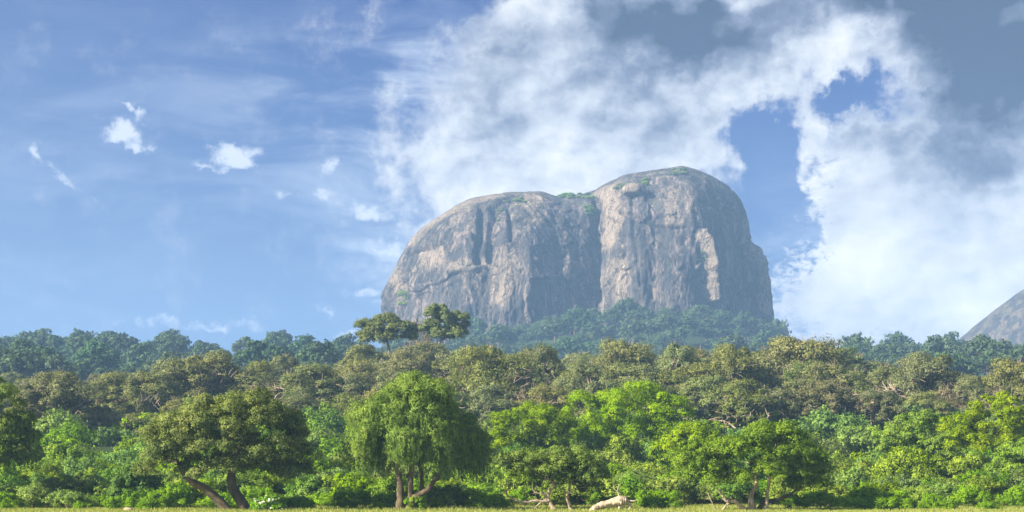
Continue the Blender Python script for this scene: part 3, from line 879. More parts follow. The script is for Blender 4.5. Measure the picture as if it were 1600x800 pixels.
def make_far_tree(seed, H=12.0, Wd=6.0, leaf='far', name='forest_tree', n=22, tufts=16, per=9, size=0.42):
    rng = np.random.default_rng(seed)
    root = empty(name, (0, 0, 0))
    lobes = [(0, 0, H * 0.62, Wd * 0.75, Wd * 0.75, H * 0.3)]
    for i in range(4):
        a = rng.random() * 6.28
        lobes.append((np.cos(a) * Wd * 0.5, np.sin(a) * Wd * 0.5, H * (0.42 + 0.25 * rng.random()), Wd * 0.5, Wd * 0.5, H * 0.24))
    cl = lobe_clumps(rng, lobes, n, 1.9, 0.7, -0.5)
    rads = 1.9 * (0.7 + 0.6 * rng.random(len(cl)))
    tb = Tubes()
    bp = curve([(0, 0, -2), (0.1, 0, H * 0.2), (0.2, 0.1, H * 0.38)], 5, rng, 0.02)
    skeleton(tb, rng, bp, np.linspace(0.4, 0.3, len(bp)), cl, 0.06, 0.1, 4)
    tb.build('trunk', M['bark'], root)
    crown_obj('crown', rng, [crown_leaves(rng, cl, rads, tufts, per, size, 0.75, 0.4)], M[leaf], root, 0.6)
    return root

class Stock:
    """the first use moves the prototype itself, later uses copy it"""
    def __init__(self, protos): self.p = protos; self.used = [False] * len(protos)
    def put(self, i, loc, rz, sc, label, cat, group=None):
        i %= len(self.p)
        r = self.p[i]
        if not self.used[i]:
            self.used[i] = True
            r.location = loc; r.rotation_euler = (0, 0, rz)
            r.scale = (sc, sc, sc) if not hasattr(sc, '__len__') else sc
            tag(r, label, cat, group)
            return r
        return copy_thing(r, loc, rz, sc, label, group, cat)

rnd = random.Random(11)

# ------------------------------------------------------------------ forest belt (umbrella-crowned trees)
canopy = Stock([make_canopy_tree(101, 'olive', 15, 7.0), make_canopy_tree(102, 'sage', 15, 6.6, 40), make_canopy_tree(103, 'olive', 14, 7.6, 42),
                make_canopy_tree(104, 'sage', 16, 6.4, 36), make_canopy_tree(105, 'olive', 15, 7.2, 34)])
CANH = [16.0, 16.0, 15.0, 17.0, 16.0]
sparse = Stock([make_canopy_tree(111, 'dry', 15, 5.6, 40, 1.3, 0.7, 12, 10, 0.15, 'sparse_tree', 'bark_dead', 0.06),
                make_canopy_tree(112, 'dry', 15, 6.2, 44, 1.2, 0.7, 14, 10, 0.15, 'sparse_tree', 'bark_dead', 0.06)])

def put_canopy(px, top, wpx, D, kind, label, group='umbrella-crowned trees of the forest belt', stock=None):
    stock = stock or canopy
    x = (px - 800) / F * D
    z = TZ(x, D)
    zt = CAMZ + (HZ - top) / F * D
    kind %= len(stock.p)
    wm = wpx / F * D
    hs = (zt - z) / (16.0 if stock is sparse else CANH[kind])
    wsx = wm / 15.0
    return stock.put(kind, (x, D, z - 0.2), rnd.random() * 6.28, (wsx, wsx, hs), label, 'tree', group)

CT = [ # px, top row, width px, distance, kind, label
    (85, 572, 150, 275, 1, 'dense olive-green tree with dark trunk above the shrubs left of the two-trunked tree'),
    (168, 580, 110, 300, 3, 'narrow olive tree close behind the leftmost dense forest tree'),
    (232, 572, 110, 300, 0, 'olive tree with flat top between the leftmost tree and the tall domed one'),
    (318, 543, 165, 315, 2, 'tall domed forest tree with pale forked branches behind the two-trunked tree'),
    (405, 560, 100, 340, 4, 'olive tree with thin pale twigs right of the tall domed forest tree'),
    (478, 566, 160, 290, 3, 'flat-topped dark olive tree between two-trunked and weeping trees'),
    (445, 548, 80, 380, 1, 'small flat crown standing up behind the flat-topped dark olive tree'),
    (560, 560, 120, 330, 4, 'olive tree with bare pinkish limbs just left of the weeping tree top'),
    (640, 540, 130, 350, 0, 'broad pale-green tree below the two emergent trees'),
    (757, 529, 165, 310, 2, 'large rounded olive tree behind and right of the weeping tree'),
    (845, 530, 110, 330, 0, 'dark-sided olive tree in front of the rock valley'),
    (915, 560, 120, 300, 4, 'olive tree with reddish trunk left behind the lime-green tree'),
    (975, 523, 120, 340, 2, 'high olive tree with a bare white fork behind the lime-green tree'),
    (1060, 528, 110, 320, 1, 'even-topped olive tree right behind the lime-green tree'),
    (1140, 528, 120, 310, 0, 'olive tree with long horizontal branches above the twin pale trunks'),
    (1170, 590, 130, 270, 3, 'low spreading olive tree with heavy limbs above the right foreground tree'),
    (1255, 517, 170, 320, 2, 'biggest forest tree, wide sunlit crown right of the rock'),
    (1290, 560, 150, 285, 4, 'dark shaded tree with orange trunk below the biggest forest tree'),
    (1385, 565, 90, 310, 1, 'narrow olive tree between the biggest crown and the twin-domed one'),
    (1445, 541, 140, 300, 0, 'twin-domed olive tree with pale branching limbs in the right forest'),
    (1520, 585, 90, 290, 3, 'low dark olive tree in the dip left of the right-hand forest end'),
    (1585, 552, 110, 300, 2, 'pale olive tree cut by the right edge under the dark rock dome'),
    (662, 527, 130, 385, 1, 'pale olive tree closing the gap under the right emergent tree'),
    (575, 536, 110, 380, 3, 'olive tree closing the gap under the left emergent tree'),
    (10, 600, 90, 300, 4, 'olive tree behind the weeping tree cut by the left edge'),
]
for t_ in CT: put_canopy(*t_)
ST = [(655, 482, 62, 412, 0, 'nearly leafless pale tree between the two emergent trees'),
      (1215, 520, 70, 350, 1, 'nearly leafless grey tree at the left shoulder of the biggest forest tree'),
      (1480, 590, 90, 285, 0, 'thin brown half-bare tree in front of the twin-domed olive tree'),
      (600, 590, 90, 300, 1, 'half-bare tree with a pale branch fan left of the weeping tree top'),
      (390, 590, 90, 280, 0, 'thin straw-coloured tree above the two-trunked tree'),
      (830, 590, 80, 290, 1, 'half-bare tree with pale twisted limbs right of the weeping tree'),
      (1360, 600, 80, 275, 1, 'thin straw-coloured tree right of the dark shaded tree'),
      (1560, 590, 70, 280, 0, 'half-bare tree above the right-edge lime-green tree')]
for t_ in ST: put_canopy(*t_, group='sparse pale trees of the forest belt', stock=sparse)

# filler trees that close the belt
prof = np.array([(0, 590), (60, 580), (150, 585), (230, 580), (300, 556), (380, 565), (450, 572), (540, 565), (620, 545), (700, 548), (800, 545), (900, 552), (980, 538), (1100, 542), (1200, 540), (1300, 536), (1350, 560), (1440, 556), (1530, 590), (1600, 570)])
def zone(px):
    for lim, s_ in ((250, 'at the left end'), (560, 'behind the two-trunked tree'), (800, 'behind the weeping tree'), (1100, 'behind the lime-green tree'), (1350, 'behind the right foreground tree')):
        if px < lim: return s_
    return 'at the right end'
for D, off in ((425, 6), (385, 10), (350, 18), (312, 32), (276, 56)):
    px = -170 + rnd.random() * 40
    while px < 1780:
        tp = np.interp(px, prof[:, 0], prof[:, 1]) + off - 7 + rnd.uniform(-8, 12)
        hh = CAMZ + (HZ - tp) / F * D - TZ((px - 800) / F * D, D)
        wpx = np.clip(hh, 9, 17) * rnd.uniform(0.95, 1.25) * F / D
        k = rnd.randrange(5)
        mid_ = 'among the closely packed forest trees'
        put_canopy(px, tp, wpx * 1.1, D, k, 'olive forest tree hemmed in by its neighbours ' + zone(px), 'hemmed-in forest trees ' + zone(px))
        px += wpx * 0.72

# ------------------------------------------------------------------ far forest on the ridge and at the rock's foot
far = Stock([make_far_tree(201), make_far_tree(202, 13, 5.4), make_far_tree(203, 11, 6.6), make_far_tree(204, 12.5, 6.0)])
FARL = []
def put_far(px, D, sc, lab, grp):
    x = (px - 800) / F * D
    s_ = sc * rnd.choice([0.65, 0.8, 0.95, 1.1, 1.45])
    FARL.append((s_ / D, rnd.randrange(4), (x, D, TZ(x, D) - 0.5), rnd.random() * 6.28, (s_, s_, s_ * rnd.uniform(0.85, 1.2)), lab, grp))

# left ridge
for D in (960, 905, 860, 815, 770, 720, 665, 620, 575, 535):
    px = -30 + rnd.random() * 20
    while px < (600 if D > 700 else 560):
        put_far(px + rnd.uniform(-4, 4), D + rnd.uniform(-16, 16), 1.1, 'hazy blue-green tree on the distant ridge left of the rock', 'trees on the left ridge')
        px += 30 * 900 / D * rnd.uniform(0.8, 1.3)
# foot of the rock
for D in (1325, 1290, 1250, 1205, 1150, 1090, 1020, 950):
    px = 610 + rnd.random() * 20
    while px < 1250:
        x = (px - 800) / F * D
        put_far(px + rnd.uniform(-4, 4), D + rnd.uniform(-16, 16), 1.25, 'hazy blue-green tree on the slope at the foot of the big rock', 'trees at the rock foot')
        px += 26 * 1200 / D * rnd.uniform(0.85, 1.35)
# right ridge
for D in (1010, 960, 900, 840, 770, 700, 640, 580):
    px = 1290 + rnd.random() * 20
    while px < 1640:
        put_far(px + rnd.uniform(-4, 4), D + rnd.uniform(-16, 16), 1.1, 'hazy blue-green tree on the distant ridge below the right rock dome', 'trees on the right ridge')
        px += 30 * 900 / D * rnd.uniform(0.8, 1.3)
# the 280 that show largest are trees of their own, the rest is one far-off wood
FARL.sort(key=lambda a: -a[0])
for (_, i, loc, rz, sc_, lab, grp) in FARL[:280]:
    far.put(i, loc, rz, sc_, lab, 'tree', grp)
def build_stuff(items, stock, name, mat, label, cat):
    vs, ts, ns = [], [], []
    for (_, i, loc, rz, sc_, lab, grp) in items:
        me = [c_ for c_ in stock.p[i].children if c_.name.startswith('crown')][0].data
        v = np.empty(len(me.vertices) * 3, np.float32); me.vertices.foreach_get('co', v); v = v.reshape(-1, 3)
        t = np.empty(len(me.polygons), np.float32); me.attributes['tint'].data.foreach_get('value', t)
        q = np.empty(len(me.loops) * 3, np.float32); me.corner_normals.foreach_get('vector', q); q = q.reshape(-1, 3)
        c_, s_ = math.cos(rz), math.sin(rz)
        rot = np.array([[c_, s_, 0], [-s_, c_, 0], [0, 0, 1]])
        vs.append((v * np.array(sc_)) @ rot + np.array(loc)); ts.append(t); ns.append(q @ rot)
    v = np.concatenate(vs)
    o = mesh_from(name, v, np.arange(len(v)), 4, mat, attrs={'tint': ('FACE', np.concatenate(ts))}, vn=np.concatenate(ns))
    tag(o, label, cat, kind='stuff')
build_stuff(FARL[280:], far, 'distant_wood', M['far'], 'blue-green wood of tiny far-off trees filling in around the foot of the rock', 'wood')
far_top = [(50, 513, 'pale round tree topping the left end of the distant ridge'), (127, 520, 'small round tree second from the left on the ridge skyline'),
           (165, 523, 'low wide tree on the ridge skyline above the leftmost forest tree'), (435, 522, 'wide low tree at the highest right part of the left ridge'),
           (270, 524, 'short upright tree on the ridge skyline above the domed tree'), (1215, 505, 'round dark tree at the right foot of the rock against the sky'),
           (1395, 528, 'flat hazy tree group left on the right ridge'), (1470, 520, 'large domed hazy tree left of the dark rock dome'), (1335, 530, 'hazy tree just right of the biggest forest crown')]
for px, top, lab in far_top:
    D = 930 if px < 1000 else (1330 if px < 1300 else 1000)
    x = (px - 800) / F * D; z = TZ(x, D); zt = CAMZ + (HZ - top) / F * D
    s_ = max((zt - z) / 11.0, 0.6)
    far.put(px % 4, (x, D, z - 0.5), rnd.random() * 6.28, (min(s_, 1.9) * 1.0, min(s_, 1.9) * 1.0, s_), lab, 'tree', 'distant skyline trees')

# ------------------------------------------------------------------ shrub belt
shr = Stock([make_shrub(301, 'shrub'), make_shrub(302, 'shrub', 2.9, 3.2), make_shrub(303, 'shrub', 2.4, 3.8, 24),
             make_shrub(304, 'shrub_dark', 2.8, 3.6), make_shrub(305, 'shrub_dark', 2.5, 3.4), make_shrub(306, 'shrub_yel', 2.7, 3.4)])
SC = ['fresh green', 'fresh green', 'fresh green', 'deep green', 'deep green', 'yellow-green']
SZ = [(0, 200, 'between the left edge and the two-trunked tree'), (200, 500, 'beneath and beside the two-trunked tree'), (500, 770, 'beneath and beside the weeping tree'),
      (770, 1040, 'around the tree with bare lower limbs'), (1040, 1310, 'around the right foreground tree'), (1310, 1700, 'between the right foreground tree and the right edge')]
SHL = []
def put_shrub(px, D, sc, i):
    x = (px - 800) / F * D
    zn = [s_ for a, b, s_ in SZ if a <= min(max(0, px), 1690) < b][0]
    row = 'front-row' if D < 178 else ('middle-row' if D < 215 else 'back-row')
    lab = '%s %s shrub %s' % (row, SC[i], zn)
    SHL.append((sc / D * (1 if -20 < px < 1620 else 0.2), i, (x, D, TZ(x, D) - 0.1), rnd.random() * 6.28, (sc, sc, sc * rnd.uniform(0.85, 1.2)), lab, '%s shrubs %s' % (row + ' ' + SC[i], zn)))
for D, sc in ((272, 1.6), (258, 1.5), (243, 1.45), (228, 1.4), (214, 1.3), (201, 1.25), (190, 1.15), (181, 1.1), (173, 1.0), (166, 0.95), (159, 0.85), (153, 0.78), (147, 0.66), (142, 0.52), (138, 0.36)):
    px = -190 + rnd.random() * 30
    while px < 1800:
        if D < 150 and rnd.random() < 0.33:
            px += 34; continue
        if D < 152 and (770 < px < 1010 or 1085 < px < 1225):
            px += 20; continue
        s_ = sc * rnd.uniform(0.7, 1.35)
        w_ = rnd.random()
        if D > 205: i = rnd.choice([0, 1, 2, 0, 1, 2, 5, 4, 3])
        else: i = rnd.choice([0, 1, 2, 0, 2, 1, 3, 4, 5, 5])
        put_shrub(px, D + rnd.uniform(-6, 6) * (1 if D > 150 else 0.4), s_, i)
        px += (4.1 if D < 195 else 5.0) * s_ * F / D * rnd.uniform(0.75, 1.15)

# the 280 that show largest are shrubs of their own, the small remainder is undergrowth
SHL.sort(key=lambda a: -a[0])
print('shrubs', len(SHL))
for (_, i, loc, rz, sc_, lab, grp) in SHL[:280]:
    shr.put(i, loc, rz, sc_, lab, 'shrub', grp)
build_stuff(SHL[280:], shr, 'undergrowth', M['shrub'], 'low fresh green undergrowth scattered along the field edge', 'undergrowth')

# ------------------------------------------------------------------ foreground trees
def hero(name, base_px, D, label, crown_lobes, stems, leaf, bark, n, rc, tufts=36, per=20, size=0.11, flat=0.8, weep=0, seed=1, cat='tree', base_py=None, limbs=(), depth=None, lowlim=-0.6, extra=None, r_tip=0.03):
    """stems: photo polylines [(px,py,dy)...] with radii; lobes: (px,py,rx,ry in px, dy m, depth m)"""
    rng = np.random.default_rng(seed)
    bx = (base_px - 800) / F * D
    root = empty(name, (bx, D, TZ(bx, D)))
    O = np.array(root.location)
    tag(root, label, cat)
    lob = []
    for (px, py, rx, ry, dy, dep) in crown_lobes:
        p = P(px, py, D + dy) - O
        k = (D + dy) / F
        lob.append((*p, rx * k, dep, ry * k))
    cl = lobe_clumps(rng, lob, n, rc, 0.62, lowlim)
    rads = rc * (0.7 + 0.55 * rng.random(len(cl)))
    # divide clumps among the stems
    ends = []
    for st in stems:
        pts = [P(a, b, D + c_) - O for (a, b, c_) in st['p']]
        ends.append(pts[-1])
    ends = np.array(ends)
    own = np.argmin(np.linalg.norm(cl[:, None, :] - ends[None], axis=2), 1)
    for i, st in enumerate(stems):
        pts = [P(a, b, D + c_) - O for (a, b, c_) in st['p']]
        tb = Tubes()
        bp = curve(pts, 14, rng, 0.02)
        br = np.interp(np.linspace(0, 1, len(bp)), np.linspace(0, 1, len(st['r'])), st['r'])
        mine = cl[own == i]
        if len(mine):
            skeleton(tb, rng, bp, br, mine, r_tip, 0.14, 6)
        else:
            tb.tube(bp, br, 9)
        tb.build('trunk', M[st.get('bark', bark)], root)
    for li, (pts, rr) in enumerate(limbs):
        tb = Tubes()
        bp = curve([P(a, b, D + c_) - O for (a, b, c_) in pts], 4 * len(pts), rng, 0.02)
        tb.tube(bp, np.interp(np.linspace(0, 1, len(bp)), [0, 1], rr), 7)
        # side twigs
        for q in range(3, len(bp) - 1, 3):
            d_ = unit(rng.normal(0, 1, 3) * np.array([1, 0.6, 0.7]) + np.array([0, 0, 0.7]))
            L = rng.uniform(0.3, 0.9)
            tb.tube(curve([bp[q], bp[q] + d_ * L * 0.5 + rng.normal(0, 0.08, 3), bp[q] + d_ * L], 6, rng), [rr[1] * 1.0, rr[1] * 0.8, rr[1] * 0.6, rr[1] * 0.5, rr[1] * 0.4, rr[1] * 0.3, 0.01][:len(curve([bp[q], bp[q] + d_, bp[q] + 2 * d_], 6, rng))], 4, False)
        tb.build('limb', M['bark_dead'], root)
    parts = [crown_leaves(rng, cl, rads, tufts, per, size, flat, 0.25)]
    along = None
    if weep:
        # hanging leafy strands
        ns = int(len(cl) * weep)
        ci = rng.integers(0, len(cl), ns)
        d_ = unit(rng.normal(0, 1, (ns, 3))); d_[:, 2] = np.abs(d_[:, 2]) * 0.4 - 0.3
        st_ = cl[ci] + unit(d_) * rads[ci][:, None] * (0.6 + 0.4 * rng.random(ns))[:, None]
        ln = (0.4 + 1.5 * rng.random(ns) ** 1.5)
        npl = 26
        t = rng.random((ns, npl))
        swx = rng.normal(0, 0.10, (ns, 1)) ; swy = rng.normal(0, 0.10, (ns, 1))
        pos = st_[:, None, :] + np.stack([swx * t * ln[:, None] + rng.normal(0, 0.05, t.shape), swy * t * ln[:, None] + rng.normal(0, 0.05, t.shape), -t * ln[:, None]], -1)
        pos = pos.reshape(-1, 3)
        outw = np.repeat(unit(d_), npl, 0)
        nr = outw * 0.9 + rng.normal(0, 0.5, pos.shape)
        nr[:, 2] *= 0.5
        tint = np.clip(0.4 * np.repeat(rng.random(ns), npl) + 0.6 * rng.random(len(pos)), 0, 1)
        sz = size * (0.6 + 0.7 * rng.random(len(pos)))
        parts.append((pos, nr, sz, tint, unit(outw) * 0.8 + unit(nr) * 0.35))
        n0 = len(parts[0][0])
        along = np.concatenate([rng.normal(0, 1, (n0, 3)) + np.array([0, 0, -1.2]), np.tile([0, 0, -1.0], (len(pos), 1)) + rng.normal(0, 0.35, pos.shape)])
    crown_obj('crown', rng, parts, M[leaf], root, 0.5 if not weep else 0.42, along)
    return root

# A: tree cut by the left edge
hero('weeping_tree', -25, 146, 'light green drooping tree cut off by the left edge',
     [(-22, 650, 55, 60, 0, 3.2), (15, 690, 42, 52, 0, 2.8), (-5, 710, 50, 40, 1, 3.0)],
     [dict(p=[(-25, 800, 0), (-22, 760, 0), (-15, 710, 0)], r=[0.35, 0.28, 0.22])], 'weep', 'bark', 60, 0.9, weep=10, size=0.10, seed=21)
# B: two-trunked broad tree
hero('broadleaf_tree', 370, 134, 'broad dark-olive tree on two leaning trunks in the field at left',
     [(300, 690, 72, 42, -1, 3.4), (375, 668, 70, 44, 0, 4.2), (425, 690, 58, 46, 1, 3.6), (268, 712, 44, 26, -1, 2.6), (455, 718, 34, 30, 1, 2.6), (350, 712, 75, 28, -1, 3.6), (420, 716, 46, 26, 0.5, 3.0), (255, 728, 36, 18, -1, 2.2), (335, 733, 56, 18, -0.8, 2.6), (458, 736, 34, 15, 1, 2.2), (395, 642, 40, 22, 0, 2.8), (330, 650, 50, 24, 0, 3)],
     [dict(p=[(362, 808, 0), (345, 785, 0), (318, 762, -0.5), (296, 750, -1), (280, 725, -1)], r=[0.46, 0.40, 0.34, 0.30, 0.22]),
      dict(p=[(388, 808, 0.6), (378, 785, 0.6), (364, 763, 0.5), (362, 740, 0.5), (370, 705, 0.5)], r=[0.55, 0.46, 0.42, 0.36, 0.30])],
     'hero_olive', 'bark', 120, 1.0, tufts=46, per=32, size=0.078, seed=22, r_tip=0.035)
# C: weeping tree
hero('weeping_tree', 632, 136, 'tall round weeping tree with drooping bright strands, centre left of the field',
     [(648, 640, 62, 50, -0.5, 3.6), (605, 672, 52, 52, -1.0, 3.0), (655, 690, 52, 50, -2.2, 3.0), (575, 705, 36, 34, 1.5, 2.6), (705, 690, 44, 46, 2.0, 3.0), (722, 706, 34, 36, 2.5, 2.6), (650, 612, 38, 22, 0, 2.6)],
     [dict(p=[(624, 806, 0), (626, 780, 0), (624, 750, 0), (618, 715, 0)], r=[0.48, 0.36, 0.28, 0.22]),
      dict(p=[(634, 806, 0.3), (640, 775, 0.2), (642, 745, 0.2), (645, 700, 0)], r=[0.36, 0.26, 0.22, 0.18]),
      dict(p=[(636, 806, -0.3), (648, 778, -0.3), (668, 765, -0.2), (690, 735, 0.5), (702, 710, 1)], r=[0.40, 0.28, 0.24, 0.16, 0.12]),
      dict(p=[(640, 806, 0.8), (652, 785, 0.9), (660, 755, 1.0), (655, 720, 1)], r=[0.3, 0.22, 0.18, 0.14])],
     'weep', 'bark', 135, 1.0, weep=34, size=0.078, tufts=44, per=30, seed=23)
# D: tree with bare pale lower limbs
hero('gnarled_tree', 865, 136, 'small green tree with twisted bare bleached lower limbs beside the fallen log',
     [(860, 735, 48, 26, 0, 2.6), (905, 745, 40, 26, 0.5, 2.6), (830, 728, 34, 20, 0, 2.0), (880, 722, 40, 18, 0, 2.4), (930, 755, 24, 20, 1, 2)],
     [dict(p=[(878, 812, 0), (862, 790, 0), (856, 775, 0), (866, 755, 0)], r=[0.30, 0.20, 0.17, 0.14], bark='bark_dead'),
      dict(p=[(900, 812, 0.4), (890, 790, 0.4), (886, 778, 0.4), (890, 762, 0.4)], r=[0.26, 0.17, 0.13, 0.1], bark='bark_dead')],
     'weep', 'bark_dead', 62, 0.75, tufts=36, per=28, size=0.076, seed=24,
     limbs=[([(860, 784, 0), (838, 783, -0.3), (814, 784, -0.5), (796, 777, -0.6), (790, 766, -0.6), (792, 748, -0.7)], (0.15, 0.05)),
            ([(856, 776, 0), (846, 772, -0.4), (835, 768, -0.5), (832, 763, -0.6)], (0.09, 0.04)),
            ([(854, 780, -0.1), (842, 788, -0.3), (830, 800, -0.5)], (0.11, 0.05)),
            ([(886, 780, 0.3), (888, 770, 0), (890, 764, 0)], (0.05, 0.02)),
            ([(890, 792, 0.2), (886, 778, -0.1), (889, 768, -0.3)], (0.06, 0.025))])
# F: right foreground tree
hero('broadleaf_tree', 1180, 136, 'leafy tree on pale forked trunks in the field at right',
     [(1200, 700, 62, 34, -0.5, 3.6), (1150, 722, 60, 36, -1, 3.2), (1235, 725, 46, 38, 1, 3.2), (1110, 735, 42, 32, 0, 2.8), (1262, 748, 34, 26, 1.5, 2.6), (1195, 740, 50, 26, -1.2, 2.8), (1085, 715, 28, 22, 1, 2.4)],
     [dict(p=[(1200, 812, 0), (1198, 785, 0), (1201, 755, 0), (1204, 730, 0)], r=[0.18, 0.15, 0.14, 0.11], bark='bark_pale'),
      dict(p=[(1178, 812, 0), (1175, 792, 0), (1174, 775, 0), (1182, 755, 0.2), (1178, 735, 0)], r=[0.50, 0.34, 0.22, 0.16, 0.12], bark='bark_dead'),
      dict(p=[(1178, 808, 0.6), (1195, 785, 0.8), (1225, 778, 1.0), (1245, 765, 1.0)], r=[0.26, 0.2, 0.14, 0.1])],
     'weep', 'bark', 100, 0.95, tufts=42, per=32, size=0.078, seed=25,
     limbs=[([(1174, 800, 0), (1160, 795, -0.2), (1150, 784, -0.4), (1136, 783, -0.5), (1128, 772, -0.6), (1124, 765, -0.6)], (0.22, 0.09)),
            ([(1140, 784, -0.4), (1134, 791, -0.5), (1124, 800, -0.6)], (0.10, 0.05)),
            ([(1122, 806, -0.6), (1114, 788, -0.8), (1106, 771, -0.9)], (0.07, 0.03))])
# the two emergent trees at the left foot of the rock
for (nm, bpx, lab, lobes_, stem_, sd_, nn) in (
        ('emergent_tree', 602, 'emergent tree with full green head at the left foot of the rock',
         [(574, 518, 20, 13, 0, 3.0), (603, 510, 24, 14, 0, 3.6), (628, 518, 18, 13, 0.5, 3.0), (592, 528, 30, 9, 0, 3), (640, 530, 14, 9, 1, 2.4)],
         [(606, 640, 0), (604, 590, 0), (608, 552, 0), (605, 532, 0)], 91, 46),
        ('emergent_tree', 690, 'emergent tree with tilted green crown in front of the left rock foot',
         [(681, 488, 13, 10, 0, 2.6), (700, 496, 18, 12, 0, 3.2), (716, 505, 14, 14, 0.5, 3.0), (672, 512, 13, 8, -0.5, 2.4), (712, 524, 16, 11, 0, 2.8), (690, 522, 18, 7, 0, 2.6)],
         [(672, 640, 0), (672, 590, 0), (678, 552, 0), (690, 530, 0)], 92, 44)):
    hero(nm, bpx, 400, lab, lobes_, [dict(p=stem_, r=[0.5, 0.42, 0.36, 0.28])], 'sage', 'bark_pale', nn, 1.5, tufts=46, per=26, size=0.165, seed=sd_, r_tip=0.07)
# mid-distance bright trees
def bright(px, top, wpx, bot, D, label, leaf, seed, n=60, rc=1.0, bark='bark', size=0.098):
    cyp = (top + bot) / 2; ry = (bot - top) / 2
    rg = random.Random(seed)
    lob = [(px, cyp - ry * 0.25, wpx * 0.34, ry * 0.72, 0, wpx * 0.3 / F * D)]
    for k in range(7):
        sx = (-1, 1, -0.55, 0.6, 0.05, -0.9, 0.9)[k]
        lob.append((px + sx * wpx * 0.27, cyp + ry * (rg.uniform(-0.25, 0.4) if k < 4 else 0.6), wpx * 0.25, ry * (0.5 if k < 4 else 0.38), rg.uniform(-1.5, 1.5), wpx * 0.24 / F * D))
    hero('leafy_tree', px, D, label, lob,
         [dict(p=[(px, HZ - (TZ((px - 800) / F * D, D) - 0.5 - CAMZ) / D * F, 0), (px - 3, bot + 2, 0), (px + 3, cyp + ry * 0.2, 0)], r=[0.3, 0.22, 0.16])],
         leaf, bark, n, rc, tufts=34, per=26, size=size, seed=seed, r_tip=0.04)
bright(992, 603, 200, 700, 205, 'large lime-green tree with rounded crown in the middle distance', 'shrub_yel', 31, 90, 1.15)
bright(828, 633, 130, 705, 200, 'smaller yellow-green tree between the weeping and lime-green trees', 'shrub_yel', 32, 55, 1.0)
bright(1432, 640, 125, 735, 190, 'bright green tree with visible pale stems in the right shrubland', 'shrub', 33, 60, 1.0)
bright(1560, 618, 160, 715, 180, 'lime-green flat-tiered tree with bare twigs by the right edge', 'shrub_yel', 34, 66, 1.0)
bright(1080, 668, 110, 740, 180, 'green bushy tree between lime-green and right foreground trees', 'shrub', 35, 50, 0.95)
bright(1600, 690, 110, 770, 168, 'green rounded small tree low at the right edge', 'shrub', 36, 45, 0.9)
bright(212, 722, 75, 796, 146, 'dark leafy bush left of the two leaning trunks', 'shrub_dark', 37, 46, 0.7, size=0.10)
bright(705, 640, 90, 700, 235, 'green tree hidden behind the right flank of the weeping tree', 'shrub_dark', 38, 45, 0.95)

# ------------------------------------------------------------------ dead wood, blossom shrub, stone
def build_log():
    rng = np.random.default_rng(51)
    D = 132.0
    root = empty('fallen_log', tuple(np.array([P(945, 800, D)[0], D, 0.0])))
    tag(root, 'bleached arched fallen tree trunk lying in the grass, centre right', 'log')
    O = np.array(root.location)
    tb = Tubes()
    pts = [P(905, 826, D) - O, P(918, 806, D) - O, P(935, 792, D) - O, P(955, 786, D) - O, P(972, 782, D) - O, P(981, 783, D) - O]
    bp = curve(pts, 60, rng, 0.012)
    k = 28
    rad = np.interp(np.linspace(0, 1, len(bp)), [0, 0.3, 0.55, 0.8, 0.92, 1], [0.30, 0.28, 0.30, 0.42, 0.40, 0.16])
    tb.tube(bp, rad, k)
    for i in range(len(tb.v)):
        v = tb.v[i]
        dv_ = unit(v - bp[np.argmin(np.linalg.norm(v[:, None] - bp[None], axis=2), 1)])
        tb.v[i] = v + dv_ * (0.11 * fbm(v * np.array([1.0, 4, 4]), 3, 55) + 0.06 * fbm(v * np.array([2.5, 8, 8]), 3, 56))[:, None]
    tb.build('trunk', M['bark_dead'], root)
    for pts, rr in (([(978, 784, 0), (984, 790, 0), (983, 797, 0)], (0.2, 0.05)), ([(976, 782, 0), (988, 783, -0.2), (997, 781, -0.3)], (0.10, 0.02)),
                    ([(968, 780, 0), (965, 768, 0.1), (966, 760, 0.1), (972, 754, 0.1)], (0.06, 0.015)), ([(965, 768, 0.1), (960, 764, 0.2), (958, 757, 0.2)], (0.04, 0.012)),
                    ([(966, 786, 0), (968, 798, -0.2), (962, 808, -0.3)], (0.12, 0.05))):
        t2 = Tubes(); b2 = curve([P(a, b, D + c_) - O for a, b, c_ in pts], 12, rng, 0.015)
        t2.tube(b2, np.linspace(rr[0], rr[1], len(b2)), 7)
        t2.build('branch', M['bark_dead'], root)
build_log()

def build_flower_shrub():
    rng = np.random.default_rng(61)
    D = 131.0
    x = (418 - 800) / F * D
    root = empty('flowering_shrub', (x, D, TZ(x, D)))
    tag(root, 'low shrub dotted with white blossom right of the two leaning trunks', 'shrub')
    lob = [(0, 0, 0.25, 1.35, 1.2, 0.85)]
    cl = lobe_clumps(rng, lob, 26, 0.4, 0.7, 0)
    rads = 0.42 * (0.7 + 0.5 * rng.random(len(cl)))
    tb = Tubes(); bp = curve([(0, 0, -0.2), (0, 0, 0.1), (0, 0, 0.2)], 4, rng)
    skeleton(tb, rng, bp, np.full(len(bp), 0.05), cl, 0.01, 0.1, 4)
    tb.build('stem', M['bark'], root)
    crown_obj('crown', rng, [crown_leaves(rng, cl, rads, 20, 14, 0.085, 0.9)], M['shrub'], root)
    fl = crown_leaves(rng, cl, rads * 1.25, 5, 6, 0.07, 0.9, 0.6, 0.4, 0.2)
    o = crown_obj('blossom', rng, [fl], M['white'], root, 0.8)
build_flower_shrub()

